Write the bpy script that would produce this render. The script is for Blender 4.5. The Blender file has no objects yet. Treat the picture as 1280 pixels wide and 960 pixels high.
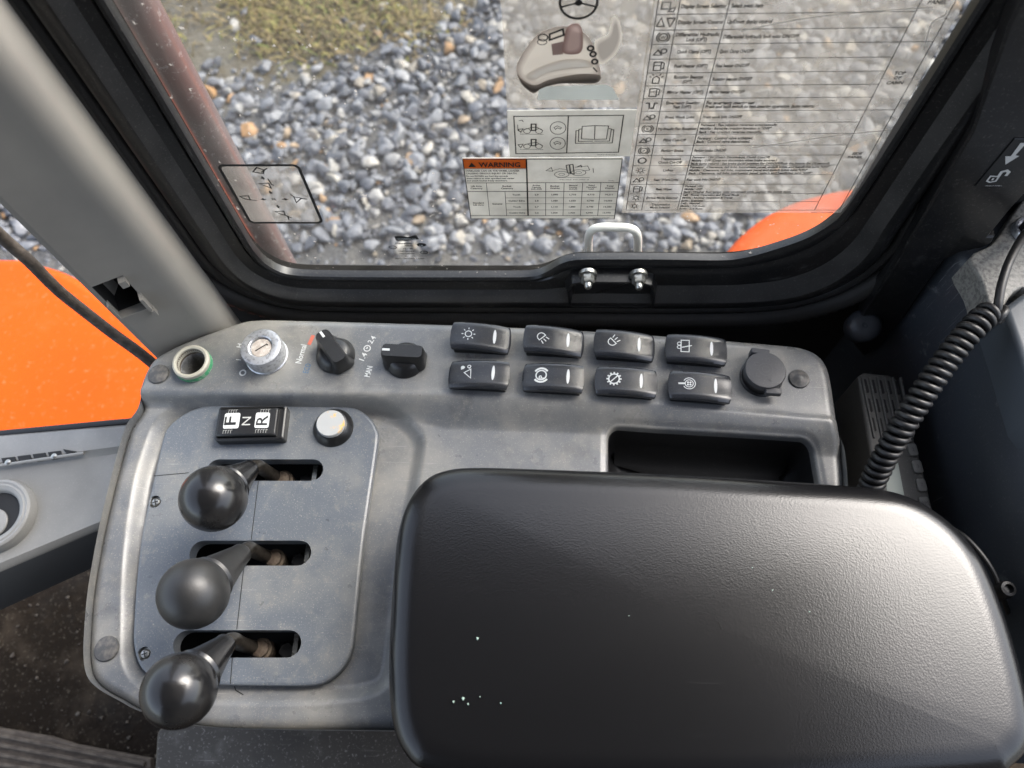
import bpy, bmesh, math, random
import numpy as np
from mathutils import Vector, Matrix
from mathutils.geometry import tessellate_polygon

random.seed(7)
rng = np.random.default_rng(7)
SC = bpy.context.scene
COL = SC.collection
R_ = math.radians

# ------------------------------------------------------------------ camera
# photo: phone main lens (about 27 mm), held 0.55 m above the console, pitched 65 degrees down
F, CX, CY = 961.0, 640.0, 480.0
CAM = np.array([0.0, 0.0, 0.55])
_d = np.array([40.0, 445.0, 961.0]); _d /= np.linalg.norm(_d)
_x = np.array([1.0, 0.0101, -0.0463]); _x -= _x.dot(_d) * _d; _x /= np.linalg.norm(_x)
RM = np.array([_x, np.cross(-_d, _x), -_d])
cd = bpy.data.cameras.new('camera'); cam = bpy.data.objects.new('camera', cd); COL.objects.link(cam)
M = Matrix.Identity(4)
for i in range(3):
    M[i][0] = RM[i, 0]; M[i][1] = -RM[i, 1]; M[i][2] = -RM[i, 2]; M[i][3] = CAM[i]
cam.matrix_world = M
cd.sensor_width = 36.0; cd.lens = 36.0 * F / 1280.0
cd.clip_start = 0.02; cd.clip_end = 400.0
cd.dof.use_dof = True; cd.dof.focus_distance = 0.56; cd.dof.aperture_fstop = 8.0
SC.camera = cam

# ------------------------------------------------------------------ daylight: soft, thinly overcast
SUN_EL, SUN_AZ = 48.0, 55.0          # azimuth measured from +Y towards +X
wd = bpy.data.worlds.new('World'); SC.world = wd; wd.use_nodes = True
nt = wd.node_tree; nt.nodes.clear()
sky = nt.nodes.new('ShaderNodeTexSky'); sky.sky_type = 'NISHITA'; sky.sun_disc = False
sky.sun_elevation = R_(SUN_EL); sky.sun_rotation = R_(SUN_AZ)
sky.air_density = 1.0; sky.dust_density = 3.0; sky.ozone_density = 1.0
hs = nt.nodes.new('ShaderNodeHueSaturation'); hs.inputs['Saturation'].default_value = 0.58
bg = nt.nodes.new('ShaderNodeBackground'); bg.inputs['Strength'].default_value = 0.15
wo = nt.nodes.new('ShaderNodeOutputWorld')
nt.links.new(sky.outputs[0], hs.inputs['Color']); nt.links.new(hs.outputs[0], bg.inputs[0]); nt.links.new(bg.outputs[0], wo.inputs[0])
sl = bpy.data.lights.new('sun', 'SUN'); sl.energy = 1.15; sl.angle = R_(32.0); sl.color = (1.0, 0.95, 0.88)
so = bpy.data.objects.new('sun', sl); COL.objects.link(so)
sv = Vector((math.sin(R_(SUN_AZ)) * math.cos(R_(SUN_EL)), math.cos(R_(SUN_AZ)) * math.cos(R_(SUN_EL)), math.sin(R_(SUN_EL))))
so.rotation_euler = sv.to_track_quat('Z', 'Y').to_euler(); so.location = (2, 2, 3)
SC.view_settings.view_transform = 'Standard'; SC.view_settings.look = 'None'
SC.view_settings.exposure = 2.0; SC.view_settings.gamma = 1.0
SC.render.engine = 'CYCLES'
SC.cycles.use_denoising = True; SC.cycles.adaptive_threshold = 0.005
SC.cycles.max_bounces = 8; SC.cycles.transparent_max_bounces = 16

# ------------------------------------------------------------------ helpers: photo pixel -> place in the cab
def ray(u, v):
    return RM @ (np.array([u - CX, v - CY, F]) / F)
def P(u, v, z=0.0):
    r = ray(u, v); return CAM + r * ((z - CAM[2]) / r[2])
def W(u, v, Y):
    r = ray(u, v); return CAM + r * (Y / r[1])
YW = 0.3558                                   # inner face of the side window glass
def PX(pts, z=0.0): return [tuple(P(p[0], p[1], p[2] if len(p) > 2 else z)) for p in pts]
def P2(pts, z=0.0): return np.array([P(p[0], p[1], p[2] if len(p) > 2 else z)[:2] for p in pts])
def W2(pts, Y=YW): return np.array([W(p[0], p[1], Y)[[0, 2]] for p in pts])

# ------------------------------------------------------------------ helpers: objects
def tag(o, label=None, cat=None, group=None, kind=None):
    if label: o['label'] = label
    if cat: o['category'] = cat
    if group: o['group'] = group
    if kind: o['kind'] = kind
    return o
def thing(name, loc, label, cat, group=None):
    o = bpy.data.objects.new(name, None); COL.objects.link(o)
    o.location = tuple(float(c) for c in loc); o.empty_display_size = 0.01
    return tag(o, label, cat, group)
WL = {}
def wloc(o):
    l = Vector(o.location)
    while o.parent is not None:
        o = o.parent; l = l + Vector(o.location)
    return l
def obj(name, vf, mat, parent=None, smooth=35, origin=None):
    v, f = vf[0], vf[1]
    v = np.asarray(v, dtype=float).reshape(-1, 3)
    if parent is not None: o0 = np.array(wloc(parent))
    else: o0 = v.mean(axis=0) if origin is None else np.array(origin)
    if parent is None and origin is None: o0[2] = v[:, 2].min()
    loc = np.zeros(3)
    if parent is not None:
        loc = v.mean(axis=0) - o0
        base = o0 + loc
    else:
        base = o0
    me = bpy.data.meshes.new(name)
    me.from_pydata((v - base).tolist(), [], f)
    me.update()
    if smooth:
        me.polygons.foreach_set('use_smooth', [True] * len(me.polygons))
        me.set_sharp_from_angle(angle=R_(smooth))
    mats = mat if isinstance(mat, (list, tuple)) else [mat]
    for m in mats: me.materials.append(m)
    if len(vf) > 2: me.polygons.foreach_set('material_index', vf[2])
    o = bpy.data.objects.new(name, me); COL.objects.link(o)
    if parent is not None:
        o.parent = parent; o.location = tuple(loc)
    else:
        o.location = tuple(base)
    return o

class MB:
    def __init__(s): s.v = []; s.f = []; s.m = []
    def add(s, v, f, m=0):
        n = len(s.v); s.v += [tuple(map(float, p)) for p in v]
        for q in f: s.f.append(tuple(i + n for i in q)); s.m.append(m)
        return s
    def get(s): return (s.v, s.f, s.m)

def loft(rings, cap0=True, cap1=True, closed=True):
    n = len(rings[0]); v = [tuple(p) for r in rings for p in r]; f = []
    for i in range(len(rings) - 1):
        for j in range(n if closed else n - 1):
            k = (j + 1) % n
            f.append((i * n + j, i * n + k, (i + 1) * n + k, (i + 1) * n + j))
    if cap0: f.append(tuple(reversed(range(n))))
    if cap1: f.append(tuple(range((len(rings) - 1) * n, len(rings) * n)))
    return v, f
def offs(poly, d):
    """outward offset of a CCW polygon"""
    p = np.asarray(poly, float); a = np.roll(p, 1, 0); b = np.roll(p, -1, 0)
    e1 = p - a; e1 /= np.linalg.norm(e1, axis=1)[:, None] + 1e-12
    e2 = b - p; e2 /= np.linalg.norm(e2, axis=1)[:, None] + 1e-12
    n1 = np.stack([e1[:, 1], -e1[:, 0]], 1); n2 = np.stack([e2[:, 1], -e2[:, 0]], 1)
    n = n1 + n2; n /= np.linalg.norm(n, axis=1)[:, None] + 1e-12
    c = np.clip((n * n1).sum(1), 0.5, 1)
    return p + n * (d / c)[:, None]
def area2(p):
    p = np.asarray(p); q = np.roll(p, -1, 0); return 0.5 * float((p[:, 0] * q[:, 1] - q[:, 0] * p[:, 1]).sum())
def ccw(p):
    p = np.asarray(p, float); return p if area2(p) > 0 else p[::-1].copy()
def fillet(pts, r, n=6):
    pts = [np.asarray(p, float) for p in pts]; out = []; N = len(pts)
    rs = r if isinstance(r, (list, tuple)) else [r] * N
    for i in range(N):
        a, p, b = pts[i - 1], pts[i], pts[(i + 1) % N]
        u = a - p; w = b - p; lu, lw = np.linalg.norm(u), np.linalg.norm(w); u /= lu; w /= lw
        ang = math.acos(max(-1, min(1, float(u.dot(w)))))
        if rs[i] <= 0 or ang > math.pi - 0.02: out.append(p); continue
        t = min(rs[i] / math.tan(ang / 2), 0.49 * lu, 0.49 * lw); rr = t * math.tan(ang / 2)
        c = p + (u + w) / np.linalg.norm(u + w) * (rr / math.sin(ang / 2))
        s, e = p + u * t - c, p + w * t - c
        a0 = math.atan2(s[1], s[0]); a1 = math.atan2(e[1], e[0]); da = (a1 - a0 + math.pi) % (2 * math.pi) - math.pi
        for k in range(n + 1):
            th = a0 + da * k / n; out.append(c + rr * np.array([math.cos(th), math.sin(th)]))
    return np.array(out)
def spline(pts, n, closed=False):
    """Catmull-Rom through points, resampled evenly to n points"""
    p = np.asarray(pts, float); N = len(p); out = []
    rngN = N if closed else N - 1
    for i in range(rngN):
        if closed: a, b, c, d = p[i - 1], p[i], p[(i + 1) % N], p[(i + 2) % N]
        else: a, b, c, d = p[max(i - 1, 0)], p[i], p[i + 1], p[min(i + 2, N - 1)]
        for k in range(12):
            t = k / 12.0
            out.append(0.5 * (2 * b + (c - a) * t + (2 * a - 5 * b + 4 * c - d) * t * t + (-a + 3 * b - 3 * c + d) * t ** 3))
    out.append(p[0] if closed else p[-1]); out = np.array(out)
    s = np.r_[0, np.cumsum(np.linalg.norm(np.diff(out, axis=0), axis=1))]
    q = np.linspace(0, s[-1], n + (1 if closed else 0))
    r = np.stack([np.interp(q, s, out[:, k]) for k in range(out.shape[1])], 1)
    return r[:-1] if closed else r
def densify(p, n):
    q = np.vstack([p, p[:1]]); s = np.r_[0, np.cumsum(np.linalg.norm(np.diff(q, axis=0), axis=1))]; u = np.linspace(0, s[-1], n + 1)[:-1]
    return np.stack([np.interp(u, s, q[:, k]) for k in range(2)], 1)
def r3(poly, z): return [(p[0], p[1], z) for p in poly]
def prism(poly, z0, z1, bev=0.001, nb=3, dome=0.0):
    """CCW polygon raised from z0 to z1 with a rounded top edge"""
    poly = ccw(poly); rings = [r3(poly, z0)]
    for k in range(nb + 1):
        a = math.pi / 2 * k / nb
        rings.append(r3(offs(poly, -bev * (1 - math.cos(a))), z1 - bev + bev * math.sin(a)))
    return loft(rings)
def rect(cx, cy, l, w, a=0.0, r=0.0, n=5):
    c, s = math.cos(a), math.sin(a)
    p = [(cx + x * c - y * s, cy + x * s + y * c) for x, y in ((-l / 2, -w / 2), (l / 2, -w / 2), (l / 2, w / 2), (-l / 2, w / 2))]
    return fillet(p, r, n) if r > 0 else np.array(p)
def circ(c, r, n=40): return np.array([(c[0] + r * math.cos(2 * math.pi * k / n), c[1] + r * math.sin(2 * math.pi * k / n)) for k in range(n)])
def lathe(prof, c, n=48, cap0=False, cap1=True):
    return loft([[(c[0] + r * math.cos(2 * math.pi * k / n), c[1] + r * math.sin(2 * math.pi * k / n), c[2] + z) for k in range(n)] for r, z in prof], cap0, cap1)
def tube(path, rad, n=14, caps=True):
    p = np.asarray(path, float); N = len(p); t = np.gradient(p, axis=0); t /= np.linalg.norm(t, axis=1)[:, None]
    up = np.array([0, 0, 1.0]) if abs(t[0][2]) < 0.9 else np.array([1.0, 0, 0])
    a = np.cross(t[0], up); a /= np.linalg.norm(a); rings = []
    for i in range(N):
        a = a - a.dot(t[i]) * t[i]; a /= np.linalg.norm(a); b = np.cross(t[i], a)
        rr = rad[i] if hasattr(rad, '__len__') else rad
        rings.append([p[i] + rr * (math.cos(2 * math.pi * k / n) * a + math.sin(2 * math.pi * k / n) * b) for k in range(n)])
    return loft(rings, caps, caps)
def boxv(c, s, ax=None):
    ax = np.eye(3) if ax is None else np.asarray(ax); c = np.asarray(c, float)
    v = [c + sx * s[0] / 2 * ax[0] + sy * s[1] / 2 * ax[1] + sz * s[2] / 2 * ax[2] for sz in (-1, 1) for sx, sy in ((-1, -1), (1, -1), (1, 1), (-1, 1))]
    return v, [(3, 2, 1, 0), (4, 5, 6, 7), (0, 1, 5, 4), (1, 2, 6, 5), (2, 3, 7, 6), (3, 0, 4, 7)]
def fillholes(loops, z):
    """flat sheet bounded by the first loop with the other loops cut out"""
    bm = bmesh.new(); es = []
    for lp in loops:
        vs = [bm.verts.new((p[0], p[1], z)) for p in lp]
        es += [bm.edges.new((vs[i], vs[(i + 1) % len(vs)])) for i in range(len(vs))]
    bmesh.ops.triangle_fill(bm, use_beauty=True, use_dissolve=False, edges=es, normal=(0, 0, 1))
    bm.verts.ensure_lookup_table(); bm.verts.index_update()
    bmesh.ops.recalc_face_normals(bm, faces=bm.faces)
    v = [tuple(x.co) for x in bm.verts]; f = [tuple(x.index for x in q.verts) for q in bm.faces]
    up = sum(q.normal.z for q in bm.faces)
    if up < 0: f = [tuple(reversed(q)) for q in f]
    bm.free(); return v, f
def wslab(poly, Y, th, bev=0.0006):
    """slab standing in a plane parallel to the window: poly in (x, z), front face at Y, th thick towards the window"""
    poly = ccw(poly)
    r = [[(p[0], Y + th, p[1]) for p in poly], [(p[0], Y + bev, p[1]) for p in poly], [(p[0], Y, p[1]) for p in offs(poly, -bev)]]
    return loft(r)

# ------------------------------------------------------------------ helpers: flat print and lettering
TXT = {}
def text_mesh(s, bold=0.0):
    k = (s, bold)
    if k in TXT: return TXT[k]
    cu = bpy.data.curves.new('lettering', 'FONT'); cu.body = s; cu.size = 1.0; cu.resolution_u = 2; cu.offset = bold
    o = bpy.data.objects.new('lettering', cu); COL.objects.link(o)
    bpy.context.view_layer.update()
    me = bpy.data.meshes.new_from_object(o.evaluated_get(bpy.context.evaluated_depsgraph_get()))
    v = np.array([x.co[:2] for x in me.vertices]) if len(me.vertices) else np.zeros((0, 2)); f = [tuple(p.vertices) for p in me.polygons]
    bpy.data.objects.remove(o); bpy.data.curves.remove(cu); bpy.data.meshes.remove(me)
    TXT[k] = (v, f); return TXT[k]
class Ink:
    def __init__(s): s.v = []; s.f = []; s.k = []; s.c = 0
    def _a(s, v, f):
        s.c += 1; s.k += [s.c % 9] * len(v); n = len(s.v); s.v += [tuple(p) for p in v]; s.f += [tuple(i + n for i in q) for q in f]; return s
    def stroke(s, pts, w, closed=False):
        p = np.asarray(pts, float)
        if closed: p = p if np.linalg.norm(p[0] - p[-1]) > 1e-9 else p[:-1]
        elif len(p) > 2 and np.linalg.norm(p[0] - p[-1]) < 1e-9: p = p[:-1]; closed = True
        n = len(p)
        if n < 2: return s
        e = np.diff(np.vstack([p, p[:1]]), axis=0); e /= np.linalg.norm(e, axis=1)[:, None] + 1e-12
        L = []
        for k in range(n):
            e1 = e[k - 1] if (closed or k > 0) else e[k]; e2 = e[k] if (closed or k < n - 1) else e[k - 1]
            n1 = np.array([-e1[1], e1[0]]); n2 = np.array([-e2[1], e2[0]]); m = n1 + n2
            m = n1 if np.linalg.norm(m) < 0.3 else m / np.linalg.norm(m)
            L.append(m * (w / 2) / max(0.5, float(m @ n1)))
        L = np.array(L); v = np.vstack([p - L, p + L])
        f = [(k, (k + 1) % n, n + (k + 1) % n, n + k) for k in range(n if closed else n - 1)]
        return s._a(v, f)
    def poly(s, pts):
        p = [Vector((q[0], q[1], 0)) for q in pts]
        return s._a([(q.x, q.y) for q in p], tessellate_polygon([p]))
    def ring(s, c, r, w, n=24, ry=None, a0=0, a1=360):
        ry = r if ry is None else ry
        pts = [(c[0] + r * math.cos(R_(a0 + (a1 - a0) * k / n)), c[1] + ry * math.sin(R_(a0 + (a1 - a0) * k / n))) for k in range(n + 1)]
        return s.stroke(pts, w)
    def disc(s, c, r, ry=None, n=24):
        ry = r if ry is None else ry
        return s.poly([(c[0] + r * math.cos(2 * math.pi * k / n), c[1] + ry * math.sin(2 * math.pi * k / n)) for k in range(n)])
    def text(s, t, x, y, h, width=None, align='l', rot=0.0, shear=0.0, bold=0.0):
        """h is the capital height; (x, y) baseline start, middle or end"""
        v, f = text_mesh(t, bold)
        if len(v) == 0: return s
        v = v.copy(); k = h / 0.70; v *= k; x0, x1 = v[:, 0].min(), v[:, 0].max()
        sx = 1.0 if width is None else width / (x1 - x0)
        v[:, 0] = (v[:, 0] - x0) * sx; L = (x1 - x0) * sx
        v[:, 0] += {'l': 0, 'c': -L / 2, 'r': -L}[align]; v[:, 0] += v[:, 1] * shear
        c, q = math.cos(rot), math.sin(rot)
        v = np.stack([x + v[:, 0] * c - v[:, 1] * q, y + v[:, 0] * q + v[:, 1] * c], 1)
        return s._a(v, f)
    def build(s, name, fn, mat, parent, up=(0, -0.7, 0.7)):
        # crossing strokes are laid a hair above one another so no two faces share a plane
        q = [np.asarray(fn(p[0], p[1]), float) for p in s.v]
        return obj(name, ([a + s.k[j] * 0.000008 * np.array(up) for j, a in enumerate(q)], s.f), mat, parent, smooth=0)

# ------------------------------------------------------------------ materials
def srgb(r, g, b):
    f = lambda c: (c / 255) / 12.92 if c / 255 <= 0.04045 else ((c / 255 + 0.055) / 1.055) ** 2.4
    return (f(r), f(g), f(b))
def mat(name, col, rough=0.5, metal=0.0, var=None, bump=None, spec=0.5, coat=0.0, dust=None, bump2=None, rvar=0.0, scratch=None, through=0.0):
    """var = (colour, scale, low, high): blotches; bump = (scale, strength, kind); dust = (colour, scale, amount): fine specks"""
    m = bpy.data.materials.new(name); m.use_nodes = True; t = m.node_tree; N = t.nodes; L = t.links
    b = N['Principled BSDF']; b.inputs['Roughness'].default_value = rough; b.inputs['Metallic'].default_value = metal
    b.inputs['Specular IOR Level'].default_value = spec; b.inputs['Coat Weight'].default_value = coat; b.inputs['Coat Roughness'].default_value = 0.15
    tc = N.new('ShaderNodeTexCoord'); c = None
    rgb = N.new('ShaderNodeRGB'); rgb.outputs[0].default_value = (*col, 1); c = rgb.outputs[0]
    def noise(scale, detail=5.0, rg=0.6):
        n = N.new('ShaderNodeTexNoise'); n.inputs['Scale'].default_value = scale; n.inputs['Detail'].default_value = detail; n.inputs['Roughness'].default_value = rg
        L.new(tc.outputs['Object'], n.inputs['Vector']); return n.outputs['Fac']
    def ramp(fac, lo, hi):
        r = N.new('ShaderNodeMapRange'); r.inputs[1].default_value = lo; r.inputs[2].default_value = hi; r.clamp = True
        L.new(fac, r.inputs[0]); return r.outputs[0]
    def mix(fac, a, bcol, k=1.0):
        x = N.new('ShaderNodeMix'); x.data_type = 'RGBA'
        if k != 1.0:
            q = N.new('ShaderNodeMath'); q.operation = 'MULTIPLY'; q.inputs[1].default_value = k; L.new(fac, q.inputs[0]); fac = q.outputs[0]
        L.new(fac, x.inputs['Factor']); L.new(a, x.inputs['A']); x.inputs['B'].default_value = (*bcol, 1); return x.outputs['Result']
    for vv in ([] if var is None else (var if isinstance(var, list) else [var])):
        c = mix(ramp(noise(vv[1]), vv[2], vv[3]), c, vv[0], vv[4] if len(vv) > 4 else 1.0)
    if dust: c = mix(ramp(noise(dust[1] * 1.3, 3.0, 0.75), 0.585, 0.70), c, dust[0], dust[2])
    for q_, (rot_, sc_) in enumerate(((0.5, (30.0, 900.0, 30.0)), (-0.9, (25.0, 700.0, 25.0))) if scratch else ()):
        mp = N.new('ShaderNodeMapping'); mp.inputs['Rotation'].default_value = (0, 0, rot_); mp.inputs['Scale'].default_value = sc_; L.new(tc.outputs['Object'], mp.inputs['Vector'])
        n = N.new('ShaderNodeTexNoise'); n.inputs['Scale'].default_value = 1.0; n.inputs['Detail'].default_value = 3.0; L.new(mp.outputs[0], n.inputs['Vector'])
        big = ramp(noise(9.0 + 4 * q_, 3.0), 0.5, 0.62); thin = ramp(n.outputs['Fac'], 0.66, 0.74)
        mu = N.new('ShaderNodeMath'); mu.operation = 'MULTIPLY'; L.new(big, mu.inputs[0]); L.new(thin, mu.inputs[1]); c = mix(mu.outputs[0], c, scratch[0], scratch[1])
    L.new(c, b.inputs['Base Color'])
    if through:
        tl = N.new('ShaderNodeBsdfTranslucent'); L.new(c, tl.inputs[0]); ms = N.new('ShaderNodeMixShader'); ms.inputs[0].default_value = through
        L.new(b.outputs[0], ms.inputs[1]); L.new(tl.outputs[0], ms.inputs[2]); L.new(ms.outputs[0], N['Material Output'].inputs[0])
    if rvar:
        r = ramp(noise(38.0, 6.0), 0.3, 0.7); q = N.new('ShaderNodeMapRange'); q.inputs[3].default_value = rough - rvar; q.inputs[4].default_value = rough + rvar
        L.new(r, q.inputs[0]); L.new(q.outputs[0], b.inputs['Roughness'])
    nrm = None
    for bp in (bump, bump2):
        if not bp: continue
        if bp[2] == 'voronoi':
            n = N.new('ShaderNodeTexVoronoi'); n.inputs['Scale'].default_value = bp[0]; L.new(tc.outputs['Object'], n.inputs['Vector']); h = n.outputs['Distance']
        else: h = noise(bp[0], 3.0)
        u = N.new('ShaderNodeBump'); u.inputs['Strength'].default_value = bp[1]; u.inputs['Distance'].default_value = bp[3] if len(bp) > 3 else 0.001
        L.new(h, u.inputs['Height'])
        if nrm is not None: L.new(nrm, u.inputs['Normal'])
        nrm = u.outputs[0]
    if nrm is not None: L.new(nrm, b.inputs['Normal'])
    return m

dustc = (0.42, 0.39, 0.34)
M_console = mat('console_plastic', (0.110, 0.115, 0.121), 0.34, spec=0.6, scratch=((0.34, 0.33, 0.31), 0.55), var=[((0.25, 0.238, 0.21), 11.0, 0.44, 0.66, 0.8), ((0.065, 0.066, 0.068), 34.0, 0.54, 0.72, 0.5), ((0.24, 0.225, 0.19), 120.0, 0.55, 0.75, 0.4)], dust=(dustc, 800.0, 0.55), bump=(2600.0, 0.2, 'noise', 0.0004), rvar=0.1)
M_plate = mat('lever_plate_plastic', (0.092, 0.104, 0.120), 0.34, spec=0.6, scratch=((0.34, 0.34, 0.33), 0.5), var=[((0.18, 0.18, 0.17), 15.0, 0.47, 0.66, 0.7), ((0.22, 0.21, 0.185), 130.0, 0.56, 0.74, 0.45)], dust=(dustc, 750.0, 0.6), bump=(2400.0, 0.2, 'noise', 0.0004), rvar=0.1)
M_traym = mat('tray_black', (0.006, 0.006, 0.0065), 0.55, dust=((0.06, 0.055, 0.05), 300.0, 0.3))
M_black = mat('black_plastic', (0.009, 0.009, 0.0095), 0.34, dust=((0.10, 0.095, 0.085), 500.0, 0.25), bump=(3000.0, 0.08, 'noise', 0.0003))
M_knob = mat('knob_black', (0.0085, 0.0085, 0.009), 0.22, var=((0.026, 0.024, 0.022), 40.0, 0.5, 0.75, 0.6), bump=(900.0, 0.12, 'noise', 0.0004), rvar=0.08)
M_knob2 = mat('knob_worn', (0.014, 0.014, 0.014), 0.42, var=((0.03, 0.028, 0.026), 40.0, 0.5, 0.75, 0.6), bump=(900.0, 0.18, 'noise', 0.0004), rvar=0.08)
M_rocker = mat('rocker_plastic', (0.022, 0.024, 0.029), 0.26, var=((0.045, 0.044, 0.042), 60.0, 0.45, 0.75, 0.6), dust=((0.16, 0.15, 0.13), 800.0, 0.35), bump=(2500.0, 0.06, 'noise', 0.0003))
M_rubber = mat('rubber_black', (0.009, 0.009, 0.0095), 0.45, var=((0.024, 0.023, 0.022), 30.0, 0.5, 0.75, 0.5), dust=((0.12, 0.11, 0.10), 400.0, 0.25), bump=(800.0, 0.1, 'noise', 0.0005))
M_frame = mat('frame_black', (0.009, 0.009, 0.0095), 0.30, scratch=((0.10, 0.098, 0.095), 0.6), var=((0.026, 0.025, 0.024), 22.0, 0.5, 0.8, 0.6), dust=((0.2, 0.19, 0.17), 420.0, 0.3), bump=(500.0, 0.05, 'noise', 0.0005))
M_weave = mat('trim_weave', (0.02, 0.019, 0.0185), 0.65, var=((0.028, 0.023, 0.019), 30.0, 0.4, 0.7, 0.6))
M_leather = mat('armrest_leatherette', (0.0045, 0.0045, 0.0050), 0.24, spec=0.46, bump=(900.0, 0.13, 'voronoi', 0.0003), bump2=(1800.0, 0.05, 'noise', 0.0003), dust=((0.10, 0.10, 0.095), 500.0, 0.03), scratch=((0.06, 0.06, 0.06), 0.14), rvar=0.0)
M_pillar = mat('pillar_grey', (0.245, 0.232, 0.208), 0.40, var=((0.20, 0.19, 0.174), 8.0, 0.4, 0.7), bump=(1400.0, 0.08, 'noise', 0.0004), dust=((0.2, 0.19, 0.17), 500.0, 0.2))
M_dash = mat('dash_grey', (0.265, 0.26, 0.245), 0.45, var=((0.20, 0.198, 0.19), 12.0, 0.4, 0.7), bump=(1600.0, 0.1, 'noise', 0.0004), dust=((0.45, 0.43, 0.4), 600.0, 0.3))
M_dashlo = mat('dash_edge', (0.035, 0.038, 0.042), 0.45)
M_dark = mat('dark_void', (0.008, 0.008, 0.008), 0.7)
M_navy = mat('trim_navy', (0.044, 0.050, 0.060), 0.36, scratch=((0.3, 0.3, 0.31), 0.5), var=[((0.05, 0.052, 0.058), 16.0, 0.52, 0.78, 0.5), ((0.3, 0.3, 0.3), 75.0, 0.64, 0.78, 0.5)], dust=((0.3, 0.3, 0.3), 500.0, 0.2), bump=(1500.0, 0.1, 'noise', 0.0004))
M_speck = mat('textured_grey', (0.22, 0.215, 0.195), 0.5, var=((0.10, 0.097, 0.09), 330.0, 0.45, 0.6, 0.8), bump=(420.0, 0.6, 'noise', 0.001))
M_orange = mat('orange_paint', (0.50, 0.060, 0.001), 0.5, spec=0.15, var=[((0.45, 0.052, 0.001), 3.0, 0.4, 0.7), ((0.40, 0.11, 0.03), 9.0, 0.55, 0.8, 0.35)], dust=((0.35, 0.2, 0.1), 60.0, 0.25))
M_white = mat('white_paint', (0.55, 0.55, 0.52), 0.35)
M_ink = mat('print_black', (0.012, 0.012, 0.012), 0.5)
M_inkf = mat('print_grey', (0.06, 0.058, 0.055), 0.6)
M_inkw = mat('print_white', (0.55, 0.56, 0.55), 0.5)
M_inkb = mat('print_blue', (0.06, 0.13, 0.22), 0.5)
M_inkr = mat('print_red', (0.45, 0.11, 0.07), 0.5)
M_inko = mat('print_orange', (0.72, 0.15, 0.02), 0.4, through=0.35)
M_paper = mat('sticker_white', (0.80, 0.78, 0.73), 0.4, through=0.45, var=((0.62, 0.60, 0.55), 30.0, 0.4, 0.7))
M_chrome = mat('worn_chrome', (0.55, 0.56, 0.58), 0.36, 0.75, var=((0.22, 0.22, 0.23), 420.0, 0.5, 0.66, 0.7), bump=(700.0, 0.1, 'noise', 0.0003), rvar=0.1)
M_brass = mat('dirty_metal', (0.05, 0.044, 0.037), 0.36, 0.6, var=((0.02, 0.017, 0.014), 260.0, 0.42, 0.62), bump=(700.0, 0.12, 'noise', 0.0005))
M_steel = mat('bolt_steel', (0.45, 0.45, 0.42), 0.35, 0.9, var=((0.15, 0.14, 0.12), 300.0, 0.45, 0.65))
M_green = mat('ring_green', (0.03, 0.20, 0.09), 0.5, var=((0.3, 0.33, 0.27), 300.0, 0.5, 0.65))
M_cream = mat('ring_cream', (0.34, 0.325, 0.27), 0.45, var=((0.35, 0.33, 0.27), 250.0, 0.5, 0.7))
M_mud = mat('rust_dirt', (0.055, 0.038, 0.026), 0.8, var=((0.11, 0.085, 0.06), 200.0, 0.4, 0.65), bump=(300.0, 0.5, 'noise', 0.001))
M_cap = mat('socket_rubber', (0.05, 0.05, 0.053), 0.55, dust=((0.2, 0.19, 0.18), 700.0, 0.4), bump=(1500.0, 0.1, 'noise', 0.0004))
M_plug = mat('blanking_plug', (0.055, 0.055, 0.055), 0.5, var=((0.12, 0.11, 0.10), 200.0, 0.45, 0.65), bump=(900.0, 0.2, 'noise', 0.0005))
M_floor = mat('cab_floor_dirt', (0.011, 0.0075, 0.0048), 0.85, spec=0.1, var=[((0.045, 0.034, 0.023), 14.0, 0.5, 0.75), ((0.012, 0.011, 0.010), 9.0, 0.5, 0.7, 0.8)], dust=((0.16, 0.135, 0.10), 160.0, 0.4), bump=(90.0, 0.5, 'noise', 0.004))
M_mat = mat('mat_brown', (0.05, 0.037, 0.027), 0.8, var=((0.10, 0.08, 0.06), 60.0, 0.4, 0.7), bump=(240.0, 0.5, 'noise', 0.002))
M_base = mat('seat_base_paint', (0.055, 0.048, 0.040), 0.5, spec=0.3, scratch=((0.3, 0.28, 0.26), 0.6), var=[((0.15, 0.14, 0.125), 20.0, 0.52, 0.72), ((0.03, 0.027, 0.024), 12.0, 0.5, 0.7, 0.7)], dust=((0.35, 0.33, 0.3), 260.0, 0.5), bump=(200.0, 0.15, 'noise', 0.001))
M_blocker = mat('blocker_dark', (0.035, 0.035, 0.035), 0.8)  # dark surface of the unseen roof and wall that block light
M_hose = mat('weathered_rubber', (0.045, 0.037, 0.03), 0.75, var=((0.10, 0.083, 0.066), 160.0, 0.4, 0.65), bump=(350.0, 0.4, 'noise', 0.001))
M_rail = mat('rail_red', (0.14, 0.075, 0.07), 0.28, var=((0.13, 0.115, 0.115), 5.0, 0.38, 0.58), dust=((0.4, 0.38, 0.38), 120.0, 0.4), coat=0.6)
M_hand = mat('radio_plastic', (0.075, 0.072, 0.066), 0.5, dust=((0.3, 0.29, 0.26), 500.0, 0.3), bump=(1500.0, 0.1, 'noise', 0.0004))
M_btn = mat('radio_button', (0.13, 0.127, 0.118), 0.5)
M_screen = mat('radio_label', (0.40, 0.43, 0.38), 0.5)

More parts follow.
